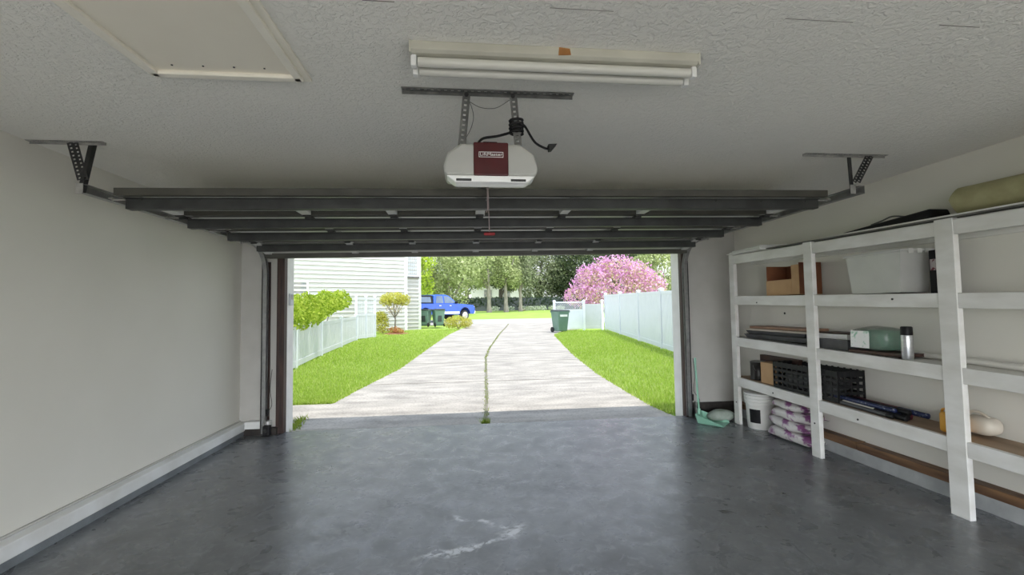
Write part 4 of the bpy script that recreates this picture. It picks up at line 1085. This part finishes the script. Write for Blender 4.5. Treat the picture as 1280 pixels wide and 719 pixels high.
for k in range(4):
    u = .18+.54*(k+.5)/4
    a = on_wall(P2, dv, u, .045); lv.bar((a.x, a.y, 3.45), (a.x, a.y, 4.7), .03, .02)
lv.build('balcony_bar', M['trim_white'], hs)
sl = MB(); A, B = on_wall(P2, dv, .1, .0), on_wall(P2, dv, .82, .0); A2, B2 = on_wall(P2, dv, .1, .16), on_wall(P2, dv, .82, .16)
sl.hexa([A+V(0,0,3.25), B+V(0,0,3.25), B2+V(0,0,3.25), A2+V(0,0,3.25)], [A+V(0,0,3.34), B+V(0,0,3.34), B2+V(0,0,3.34), A2+V(0,0,3.34)]).build('sill', M['roof'], hs)
R0, R1 = Vector((PA[0], PA[1], zg+6.0)), Vector((P3[0]+.5, P3[1]+.1, zg+6.0)); nb = Vector((-dv[1], dv[0], 0))
MB().hexa([R0-nb*.6, R1-nb*.6, R1+nb*7, R0+nb*7], [R0+nb*2.5+V(0,0,1.6), R1+nb*2.5+V(0,0,1.6), R1+nb*3.4+V(0,0,1.6), R0+nb*3.4+V(0,0,1.6)]).build('roof', M['roof'], hs)

# ------------------------------------------------------------------ wheeled bins
def wheelie_bin(x, y, rz, label, group=None):
    z = gz(y)
    t = thing('wheeled_bin', label, 'wheeled bin', (0, 0, 0), group)
    MB().hexa([(-.24, -.26, .06), (.24, -.26, .06), (.24, .24, .06), (-.24, .24, .06)], [(-.31, -.36, .97), (.31, -.36, .97), (.31, .33, .97), (-.31, .33, .97)]).build('body', M['bin_green'], t, bevel=.03)
    MB().box(-.33, .33, -.38, .34, .93, .985).build('rim', M['bin_green'], t, bevel=.015)
    MB().hexa([(-.34, -.40, .987), (.34, -.40, .987), (.34, .36, .987), (-.34, .36, .987)], [(-.30, -.36, 1.05), (.30, -.36, 1.05), (.28, .34, 1.07), (-.28, .34, 1.07)]).build('lid', M['bin_dark'], t, bevel=.015)
    MB().tube([(-.25, .40, 1.0), (.25, .40, 1.0)], .018, 8).add([], []).build('handle', M['bin_dark'], t)
    MB().box(-.2, .2, -.3555, -.3445, .74, .84).build('label_sticker', M['white_ink'], t)
    for s in (-1, 1):
        MB().lathe([(.10, -.03), (.125, -.028), (.125, .028), (.10, .03)], (s*.28, .24, .125), 18, 'x').build('wheel', M['tyre'], t)
    MB().tube([(-.28, .24, .125), (.28, .24, .125)], .014, 8).build('axle', M['dark_steel'], t)
    MB().box(-.12, .12, .24, .30, .3, .9).build('back_rib', M['bin_dark'], t, bevel=.01)
    t.location = (x, y, z); t.rotation_euler = (0, 0, rz)
    return t
wheelie_bin(-2.42, 27.35, PI-.25, 'green wheeled bin beside the house corner, left of the pair')
wheelie_bin(-1.62, 27.3, PI+.35, 'green wheeled bin in front of the blue pickup, right of the pair')
wheelie_bin(4.45, 21.0, .35, 'green wheeled bin standing alone by the white lattice fence')

# ------------------------------------------------------------------ plants
def leaf_cloud(name, blobs, n, size, mat, parent, seed=0, shell=.55, flat=.0, cut=None):
    """n leaf quads scattered through ellipsoids (cx, cy, cz, rx, ry, rz)"""
    rnd = random.Random(seed); vs = []; fs = []
    wts = [(b_[3]*b_[4]*b_[5])**.72 for b_ in blobs]; tot = sum(wts)
    for b_, w_ in zip(blobs, wts):
        for i in range(max(1, int(n*w_/tot))):
            while True:
                u = Vector((rnd.uniform(-1, 1), rnd.uniform(-1, 1), rnd.uniform(-1, 1)))
                if .05 < u.length <= 1: break
            u.normalize()
            lump = 1 + .22*noise.noise(Vector((u.x*2.3+seed+b_[0], u.y*2.3+b_[1], u.z*2.3)))
            r = (shell + (1-shell)*rnd.random()**.6)*lump
            c = Vector((b_[0]+u.x*b_[3]*r, b_[1]+u.y*b_[4]*r, b_[2]+u.z*b_[5]*r))
            if cut and not cut(c): continue
            a = Vector((rnd.gauss(0, 1), rnd.gauss(0, 1), rnd.gauss(0, 1)*(1-flat))).normalized()
            e = a.orthogonal().normalized(); q = Matrix.Rotation(rnd.uniform(0, 2*PI), 3, a) @ e; p = a.cross(q)
            s = size*rnd.uniform(.6, 1.35); o = len(vs)
            vs += [c-q*s*.5, c+p*s*.28, c+q*s*.5, c-p*s*.28]; fs.append((o, o+1, o+2, o+3))
    mb = MB(); mb.v = vs; mb.f = fs
    return mb.build(name, mat, parent)
def blob_crown(cx, cy, cz, rx, ry, rz, k, seed):
    rnd = random.Random(seed); out = [(cx, cy, cz, rx*.72, ry*.72, rz*.72)]
    for i in range(k):
        a = rnd.uniform(0, 2*PI); e = rnd.uniform(-.75, .95); rr = math.sqrt(max(0, 1-e*e))
        s = rnd.uniform(.28, .48)
        out.append((cx+rx*.7*rr*math.cos(a), cy+ry*.7*rr*math.sin(a), cz+rz*.7*e, rx*s, ry*s, rz*s))
    return out
def trunk_path(x, y, z0, z1, r, lean=.0, seed=0):
    rnd = random.Random(seed); pts = []; rs = []
    for i in range(7):
        t = i/6; pts.append((x+lean*t+rnd.uniform(-.04, .04)*(z1-z0)*.15, y+rnd.uniform(-.02, .02), z0+(z1-z0)*t)); rs.append(r*(1.25-.75*t) if i else r*1.6)
    return pts, rs
def tree(label, x, y, ztop, rx, rz, n, size, mat, trunk_r, zcrown=None, bark='bark', seed=0, name='tree', k=14, group=None, limbs=4, zb=None):
    zb = gz(y) if zb is None else zb
    t = thing(name, label, 'tree', (x, y, zb), group)
    cz = ztop-rz if zcrown is None else zcrown
    pts, rs = trunk_path(x, y, zb-.1, cz, trunk_r, seed=seed)
    MB().tube(pts, rs, 10).build('trunk', M[bark], t, smooth=True)
    rnd = random.Random(seed+99)
    for i in range(limbs):
        a = rnd.uniform(0, 2*PI); z0 = cz-rz*rnd.uniform(.5, 1.0)
        z0 = max(z0, zb+.8)
        MB().tube([(x, y, z0), (x+rx*.3*math.cos(a), y+rx*.3*math.sin(a), z0+rz*.4), (x+rx*.6*math.cos(a), y+rx*.6*math.sin(a), z0+rz*.9)], [trunk_r*.6, trunk_r*.4, trunk_r*.15], 7).build('branch', M[bark], t, smooth=True)
    leaf_cloud('crown', blob_crown(x, y, cz, rx, rx, rz, k, seed), n, size, M[mat], t, seed)
    return t
# shrub hanging over the low fence
sb = thing('leafy_shrub', 'lime green leafy shrub spilling over the low white fence', 'shrub', (-4.6, 11, gz(11)))
bl = []
for (y, z, rr, rv) in ((8.3, 1.42, .42, .36), (9.3, 1.46, .50, .40), (10.4, 1.50, .50, .42), (11.5, 1.50, .50, .44), (12.6, 1.52, .50, .42), (13.6, 1.62, .46, .40), (14.6, 1.72, .44, .36), (15.5, 1.80, .42, .36), (16.5, 1.84, .38, .34), (8.9, 1.1, .30, .34), (9.9, 1.1, .26, .30), (9.9, 1.75, .25, .22), (12.2, 1.78, .28, .26), (14.2, 1.92, .25, .22)):
    bl.append((interp(FL, y)-.12, y, gz(y)+z-.22, rr*.9, rr*1.3, rv))
leaf_cloud('foliage', bl, 9000, .105, M['lf_lime'], sb, 3, .45)
for y in (8.8, 10.9, 13.0, 15.0):
    x = interp(FL, y)-.35
    MB().tube([(x, y, gz(y)-.05), (x+.05, y+.05, gz(y)+.7), (x+.18, y+.1, gz(y)+1.3)], [.03, .022, .01], 7).build('stem', M['bark'], sb)
# topiary, small round bush, rusty plant at its foot
tx, ty = -3.42, 22.3; tz = gz(ty)
tp = thing('topiary_tree', 'small yellow green mushroom shaped tree by the house wall', 'tree', (tx, ty, tz))
MB().tube([(tx, ty, tz-.05), (tx+.03, ty, tz+.6), (tx, ty, tz+1.2)], [.05, .035, .03], 8).build('trunk', M['bark'], tp, smooth=True)
for a in (0.3, 1.5, 2.6, 3.6, 4.7, 5.6):
    MB().tube([(tx, ty, tz+.75), (tx+.3*math.cos(a), ty+.3*math.sin(a), tz+1.2), (tx+.5*math.cos(a), ty+.5*math.sin(a), tz+1.55)], [.022, .016, .008], 6).build('branch', M['bark'], tp)
leaf_cloud('crown', [(tx, ty, tz+1.72, .70, .70, .30), (tx-.4, ty, tz+1.6, .38, .4, .30), (tx+.38, ty, tz+1.6, .38, .4, .28)], 2600, .085, M['lf_yellow'], tp, 5, .3, cut=lambda c: c.z > tz+1.32)
leaf_cloud('low_twigs', [(tx, ty, tz+1.2, .45, .45, .35)], 260, .07, M['lf_peach'], tp, 8, .3)
bs = thing('bush', 'small upright yellow green bush beside the topiary tree', 'bush', (-4.02, 22.2, gz(22.2)))
leaf_cloud('foliage', [(-4.0, 22.2, gz(22.2)+.5, .36, .36, .50), (-4.05, 22.2, gz(22.2)+.85, .30, .3, .28)], 1500, .085, M['lf_yellow'], bs, 6, .3)
MB().tube([(-4.0, 22.2, gz(22.2)-.05), (-4.0, 22.2, gz(22.2)+.6)], [.03, .02], 7).build('stem', M['bark'], bs)
rp = thing('rusty_plant', 'low rust coloured plant at the foot of the topiary tree', 'plant', (tx+.1, ty-.4, tz))
leaf_cloud('foliage', [(tx+.05, ty-.35, tz+.16, .34, .3, .20), (tx+.28, ty-.5, tz+.12, .28, .25, .14)], 620, .085, M['lf_rust'], rp, 9, .2)
mu = MB().lathe([(.62, 0), (.55, .03), (.3, .05), (.05, .055)], (tx+.1, ty-.3, tz-.004), 24).build('mulch_bed', M['mulch'], rp, smooth=True)
rb = thing('bush', 'rounded golden green bush by the driveway in front of the pickup', 'bush', (-.42, 25.6, gz(25.6)))
leaf_cloud('foliage', [(-.42, 25.6, gz(25.6)+.36, .76, .66, .38), (-.85, 25.6, gz(25.6)+.30, .4, .5, .32), (.05, 25.6, gz(25.6)+.30, .38, .5, .30)], 2600, .075, M['lf_yellow'], rb, 12, .4)
for a in (0, 2, 4):
    MB().tube([(-.42, 25.6, gz(25.6)-.05), (-.42+.3*math.cos(a), 25.6+.3*math.sin(a), gz(25.6)+.4)], [.03, .012], 6).build('stem', M['bark'], rb)
# trees beyond the street
tree('pale green leafy tree rising directly behind the blue pickup', -1.6, 43.0, 8.8, 3.3, 3.9, 12000, .27, 'lf_pale', .2, seed=21, k=20)
tree('yellow green tree at the house corner left of the pickup', -4.6, 39.0, 8.4, 2.2, 3.7, 6000, .22, 'lf_lime', .16, seed=22)
tree('slim pale barked tree nearest the pickup in front of the hedge', 2.55, 49.0, 9.0, 2.2, 2.9, 6500, .22, 'lf_pale', .20, seed=23)
tree('slim pale barked tree in the middle of the three before the hedge', 4.45, 49.2, 8.7, 1.8, 2.8, 5500, .21, 'lf_pale', .20, seed=24)
tree('slim grey tree on the right of the three before the hedge', 6.2, 50.5, 9.2, 1.9, 3.2, 6000, .22, 'lf_mid', .18, seed=25)
tree('broad grey green tree behind the hedge left of the pink tree', 9.8, 58.0, 10.6, 3.6, 4.4, 11000, .30, 'lf_mid', .3, bark='bark_dark', seed=26, k=20)
tree('dark broad tree behind the hedge close to the pink tree', 14.5, 57.0, 11.4, 4.0, 4.8, 11000, .30, 'lf_dark', .3, bark='bark_dark', seed=27, k=20)
tree('tall dark tree farthest back above the white house', 5.2, 66.0, 12.4, 3.4, 4.6, 9000, .36, 'lf_dark', .3, bark='bark_dark', seed=28)
tree('tall pale tree far back behind the slim trees', .2, 64.0, 12.2, 4.2, 4.8, 10000, .36, 'lf_mid', .3, seed=29)
tree('dark tree behind the pink tree above the white fence', 16.0, 46.0, 8.9, 3.8, 3.6, 9000, .27, 'lf_dark', .25, bark='bark_dark', seed=30, k=18)
tree('sunlit green tree right of the pink tree beside the door jamb', 16.2, 36.5, 7.8, 2.8, 3.3, 9500, .22, 'lf_pale', .2, seed=31, k=18)
tree('small dark tree behind the right end of the hedge', 12.9, 57.0, 6.6, 2.2, 2.2, 3200, .22, 'lf_dark', .2, bark='bark_dark', seed=33)
# pink blossoming tree
cx_, cy_ = 8.9, 26.5; cg = gz(cy_)
cm = thing('blossoming_tree', 'pink blossoming crape myrtle tree behind the white fences', 'tree', (cx_, cy_, cg))
for i, (dx, dy) in enumerate(((-1.5, .2), (-.6, -.3), (.4, .3), (1.5, -.1), (.1, .6))):
    MB().tube([(cx_+dx*.1, cy_+dy*.1, cg-.05), (cx_+dx*.4, cy_+dy*.4, cg+1.0), (cx_+dx, cy_+dy, cg+2.3)], [.07, .05, .02], 8).build('trunk', M['bark'], cm, smooth=True)
cb_ = [(cx_-.1, cy_, cg+2.45, 2.5, 1.6, 1.35), (cx_-2.0, cy_-.2, cg+1.75, 1.1, 1.1, .75), (cx_+2.0, cy_, cg+2.45, 1.3, 1.2, .95), (cx_-1.2, cy_, cg+2.9, 1.1, 1.1, .8), (cx_+.3, cy_-.4, cg+3.45, 1.1, 1, .8),
       (cx_+1.4, cy_-.2, cg+3.1, 1.0, 1, .8), (cx_-.6, cy_-1.0, cg+1.7, 1.3, .7, .8), (cx_+2.7, cy_+.1, cg+2.3, .8, .8, .55), (cx_-.5, cy_, cg+3.55, .8, .8, .6)]
leaf_cloud('blossom', cb_, 6800, .15, M['lf_pink'], cm, 41, .62)
leaf_cloud('foliage', [(b_[0], b_[1]-.05, b_[2]-.12, b_[3]*.96, b_[4]*.96, b_[5]*.92) for b_ in cb_], 4600, .14, M['lf_peach'], cm, 42, .55)
# clipped hedge and flower bed
hd = thing('clipped_hedge', 'long clipped dark green hedge beyond the far lawn', 'hedge', (6, 53.5, gz(53.5)))
hb = []
for i in range(15):
    x = -2.5 + 1.25*i; y = 53.0+.12*i
    hb.append((x, y, gz(y)+.85, .95, .8, .80))
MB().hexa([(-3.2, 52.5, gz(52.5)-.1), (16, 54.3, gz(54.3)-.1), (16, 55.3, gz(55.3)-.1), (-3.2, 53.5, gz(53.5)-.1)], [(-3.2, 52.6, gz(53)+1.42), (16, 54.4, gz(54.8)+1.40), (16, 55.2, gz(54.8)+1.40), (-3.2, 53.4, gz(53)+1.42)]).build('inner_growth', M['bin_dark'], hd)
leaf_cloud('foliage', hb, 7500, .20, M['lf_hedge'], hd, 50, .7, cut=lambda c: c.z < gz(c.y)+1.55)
fb = thing('flower_bed', 'low bed of white flowers along the foot of the hedge', 'flower bed', (6.5, 52, gz(52)))
leaf_cloud('flowers', [(x, 51.9+.05*i, gz(52)+.22, .55, .4, .32) for i, x in enumerate((3.4, 5.2, 6.6, 7.4, 8.2, 9.0, 10.2, 11.2))], 1500, .14, M['lf_white'], fb, 51, .3)
MB().lathe([(.3, 0), (.3, .05)], (6.6, 52, gz(52)-.02), 12).build('soil', M['mulch'], fb)
# white house glimpsed between the trees
fh = thing('house', 'white house glimpsed between trees behind the hedge', 'house', (6, 74, gz(74)))
zf = gz(72)
MB().box(1.0, 12.5, 72, 82, zf-.3, zf+3.6).build('wall', M['house_far'], fh)
MB().prism([(71.3, zf+3.55), (82.7, zf+3.55), (77, zf+6.2)], 'x', .4, 13.1).build('roof', M['roof'], fh)
for x in (3.0, 6.0, 9.5):
    MB().box(x, x+1.2, 71.93, 72.0, zf+1.1, zf+2.6).build('window', M['glass_dark'], fh)

# ------------------------------------------------------------------ blue pickup
pk = thing('pickup_truck', 'blue pickup truck with dark bed cover parked across the street end', 'truck', (0, 0, 0))
# local: x forward, y to the left side, z up; length 5.7 (-2.85 .. 2.85)
def side_body(pts, y0, y1, mat, name, parent=pk, bevel=.03):
    return MB().prism(pts, 'y', y0, y1).build(name, mat, parent, bevel=bevel, smooth=True)
def arch(cx, r, z, n=8): return [(cx+r*math.cos(PI-PI*i/n), z+r*math.sin(PI-PI*i/n)) for i in range(n+1)]
wf, wr, rw = 1.85, -1.75, .40
low = [(-2.85, .62), (wr-.50, .50)] + arch(wr, .48, .50)[0:] + [(wf-.5, .46)] + arch(wf, .48, .50) + [(2.72, .50), (2.86, .62), (2.86, .98), (2.70, 1.16), (1.25, 1.26), (-2.85, 1.26)]
side_body(low, -.98, .98, M['truck_blue'], 'body')
cab = [(-1.05, 1.2), (1.32, 1.2), (1.2, 1.27), (.42, 1.83), (.18, 1.90), (-.78, 1.90), (-.98, 1.82)]
cbm = MB(); n = len(cab)
def taper(p, s): return (p[0], s*(.94-.14*max(0, (p[1]-1.25)/.65)), p[1])
cbm.add([taper(p, -1) for p in cab] + [taper(p, 1) for p in cab], [tuple(range(n)), tuple(reversed(range(n, 2*n)))] + [(i, (i+1) % n, n+(i+1) % n, n+i) for i in range(n)])
cabo = cbm.build('cab', M['truck_blue'], pk, bevel=.03, smooth=True)
topper = [(-2.80, 1.262), (-1.06, 1.262), (-1.06, 1.80), (-1.2, 1.84), (-2.55, 1.80), (-2.66, 1.74)]
tb = MB(); n = len(topper)
tb.add([taper(p, -1) for p in topper] + [taper(p, 1) for p in topper], [tuple(range(n)), tuple(reversed(range(n, 2*n)))] + [(i, (i+1) % n, n+(i+1) % n, n+i) for i in range(n)])
tpo = tb.build('bed_cover', M['black'], pk, bevel=.02)
def side_glass(pts, name, parent, mat='car_glass'):
    for s in (-1, 1):
        mb = MB(); k = len(pts)
        A = [V(p[0], s*(.945-.14*max(0, (p[1]-1.25)/.65)), p[1]) for p in pts]; B = [a+V(0, s*.008, 0) for a in A]
        mb.add(A+B, [tuple(range(k)), tuple(reversed(range(k, 2*k)))] + [(i, (i+1) % k, k+(i+1) % k, k+i) for i in range(k)]).build(name, M[mat], parent)
side_glass([(-.85, 1.30), (-.18, 1.30), (-.18, 1.80), (-.72, 1.80)], 'side_window', cabo)
side_glass([(-.06, 1.30), (1.02, 1.30), (.36, 1.78), (-.06, 1.80)], 'side_window', cabo)
side_glass([(-2.5, 1.34), (-1.25, 1.34), (-1.25, 1.72), (-2.42, 1.70)], 'cover_window', tpo, 'car_glass')
MB().hexa([(1.24, -.80, 1.25), (1.24, .80, 1.25), (1.21, .80, 1.24), (1.21, -.80, 1.24)], [(.47, -.74, 1.815), (.47, .74, 1.815), (.43, .74, 1.80), (.43, -.74, 1.80)]).build('windscreen', M['car_glass'], cabo)
for s in (-1, 1):
    yy = (.9805, .995) if s > 0 else (-.995, -.9805)
    MB().box(wr+.55, wf-.55, yy[0], yy[1], .52, .70).build('side_stripe', M['truck_silver'], pk)
    MB().box(.98-.08, .98+.08, min(s*.95, s*1.12), max(s*.95, s*1.12), 1.27, 1.42).build('mirror', M['black'], pk, bevel=.02)
    for x in (-.5, .45):
        MB().box(x-.10, x+.08, min(s*.981, s*1.0), max(s*.981, s*1.0), 1.10, 1.13).build('door_handle', M['chrome'], pk)
    MB().box(2.70, 2.866, min(s*.62, s*.96), max(s*.62, s*.96), .88, 1.06).build('headlight', M['trim_white'], pk, bevel=.02)
    MB().box(-2.866, -2.80, min(s*.80, s*.97), max(s*.80, s*.97), .85, 1.20).build('tail_light', M['tail_red'], pk, bevel=.01)
    for x in (wf, wr):
        y0 = s*.86
        MB().lathe([(.25, -.13), (.38, -.12), (.40, -.08), (.40, .08), (.38, .12), (.25, .13)], (x, y0, .40), 28, 'y').build('tyre', M['tyre'], pk, smooth=True)
        hub = MB().lathe([(.04, .0), (.25, .0), (.255, .02), (.04, .04)] if s > 0 else [(.04, .0), (.25, .0), (.255, -.02), (.04, -.04)], (x, y0+s*.115, .40), 24, 'y')
        hub = hub.build('rim', M['rim'], pk)
        for k in range(6):
            a = k*PI/3; MB().bar((x+.05*math.cos(a), y0+s*.16, .40+.05*math.sin(a)), (x+.24*math.cos(a), y0+s*.145, .40+.24*math.sin(a)), .05, .03, (0, 1, 0)).build('spoke', M['chrome'], hub)
    fl_ = MB(); o = [(x_, z_) for x_, z_ in arch(wf, .50, .50)]; i_ = [(x_, z_) for x_, z_ in arch(wf, .45, .50)]
    fl_.prism(o+list(reversed(i_)), 'y', min(s*.975, s*1.01), max(s*.975, s*1.01)); fl_.build('wheel_arch', M['black'], pk)
MB().box(2.80, 2.95, -.96, .96, .50, .74).build('bumper', M['chrome'], pk, bevel=.03)
MB().box(2.855, 2.885, -.55, .55, .78, 1.08).build('grille', M['chrome'], pk, bevel=.01)
MB().box(-2.96, -2.83, -.95, .95, .52, .70).build('bumper', M['chrome'], pk, bevel=.02)
pk.location = (-2.06, 32.8, gz(33.2)-.02); pk.rotation_euler = (0, 0, .75)

# ------------------------------------------------------------------ garage roof and eave that shade the driveway
rfm = MB()
rfm.hexa([(-4.5, YB-.5, H+.13), (6.0, YB-.5, H+.13), (6.0, 5.98, H+.06), (-4.5, 5.98, H+.06)], [(-4.5, YB-.5, H+.25), (6.0, YB-.5, H+.25), (6.0, 5.98, H+.20), (-4.5, 5.98, H+.20)])
struct(rfm.build('roof', M['roof']))

M['bounce_slab'] = pm('pale_bounce_slab', (.84, .79, .69), .8, (.78, .73, .63), 2)
struct(MB().box(-14, 14, -16, YB-.16, -.12, -.03).build('bounce_slab', M['bounce_slab']))  # unseen slab added to bounce warm light into the garage

# added unseen block over and beside the garage, keeps rear sky off the outdoors
struct(MB().box(-16, 17, YB-.14, 1.2, H+.30, 9.0).prism([(YB-.5, 9.01), (1.5, 9.01), (-.3, 12.2)], 'x', -16.5, 17.5).box(-16, XL-.16, YB-.14, 1.2, -.1, H+.12).box(XR+.16, 17, YB-.14, 1.2, -.1, H+.12).build('wall_sky_block', M['siding']))
# ------------------------------------------------------------------ light
SUN, SKY, REAR, EXPO = 3.7, 1.45, 7.6, 0.0
w_ = bpy.data.worlds.new('sky'); scene.world = w_; w_.use_nodes = True
nt = w_.node_tree; bg = nt.nodes['Background']
tc = nt.nodes.new('ShaderNodeTexCoord'); sp = nt.nodes.new('ShaderNodeSeparateXYZ'); rp_ = nt.nodes.new('ShaderNodeValToRGB')
nt.links.new(tc.outputs['Generated'], sp.inputs[0]); nt.links.new(sp.outputs['Z'], rp_.inputs[0]); nt.links.new(rp_.outputs[0], bg.inputs[0])
e = rp_.color_ramp.elements
e[0].position = 0.0; e[0].color = (.95, .965, .98, 1); e[1].position = 1.0; e[1].color = (.58, .74, 1.0, 1)
k = e.new(.35); k.color = (.80, .88, 1.0, 1)
# sky boosted low down towards the rear, added glow that fills the garage
rear = nt.nodes.new('ShaderNodeMapRange'); nt.links.new(sp.outputs['Y'], rear.inputs['Value'])
rear.inputs['From Min'].default_value = .15; rear.inputs['From Max'].default_value = -1
rear.inputs['To Min'].default_value = SKY; rear.inputs['To Max'].default_value = SKY*REAR
low = nt.nodes.new('ShaderNodeMapRange'); nt.links.new(sp.outputs['Z'], low.inputs['Value'])
low.inputs['From Min'].default_value = .6; low.inputs['From Max'].default_value = .28
mixs = nt.nodes.new('ShaderNodeMix'); nt.links.new(low.outputs[0], mixs.inputs[0])
mixs.inputs[2].default_value = SKY; nt.links.new(rear.outputs[0], mixs.inputs[3])
nt.links.new(mixs.outputs[0], bg.inputs[1])
sl = bpy.data.lights.new('sun', 'SUN'); sl.energy = SUN; sl.angle = math.radians(.6); sl.color = (1, .95, .86)
so = bpy.data.objects.new('sun', sl); COL.objects.link(so)
so.rotation_euler = Vector((.24, -.105, 1)).to_track_quat('Z', 'Y').to_euler()

# ------------------------------------------------------------------ camera
F_PX, YAW, PITCH, ROLL, HC = 560.88, .103777, .048959, -.014467, 1.36417
cy, sy, cp, sp_ = math.cos(YAW), math.sin(YAW), math.cos(PITCH), math.sin(PITCH)
fwd = Vector((sy*cp, cy*cp, sp_)); r0 = Vector((cy, -sy, 0)); u0 = r0.cross(fwd)
r1 = r0*math.cos(ROLL) + u0*math.sin(ROLL); u1 = -r0*math.sin(ROLL) + u0*math.cos(ROLL)
cam = bpy.data.cameras.new('camera'); cam.sensor_fit = 'HORIZONTAL'; cam.sensor_width = 36; cam.lens = F_PX/1280*36; cam.clip_start = .05; cam.clip_end = 500
co = bpy.data.objects.new('camera', cam); COL.objects.link(co)
co.matrix_world = Matrix(((r1.x, u1.x, -fwd.x, 0), (r1.y, u1.y, -fwd.y, 0), (r1.z, u1.z, -fwd.z, HC), (0, 0, 0, 1)))
scene.camera = co
scene.view_settings.view_transform = 'Standard'; scene.view_settings.look = 'None'
scene.view_settings.exposure = EXPO; scene.view_settings.gamma = 1; scene.view_settings.use_curve_mapping = False
scene.cycles.max_bounces = 14; scene.cycles.diffuse_bounces = 10; scene.cycles.transparent_max_bounces = 12
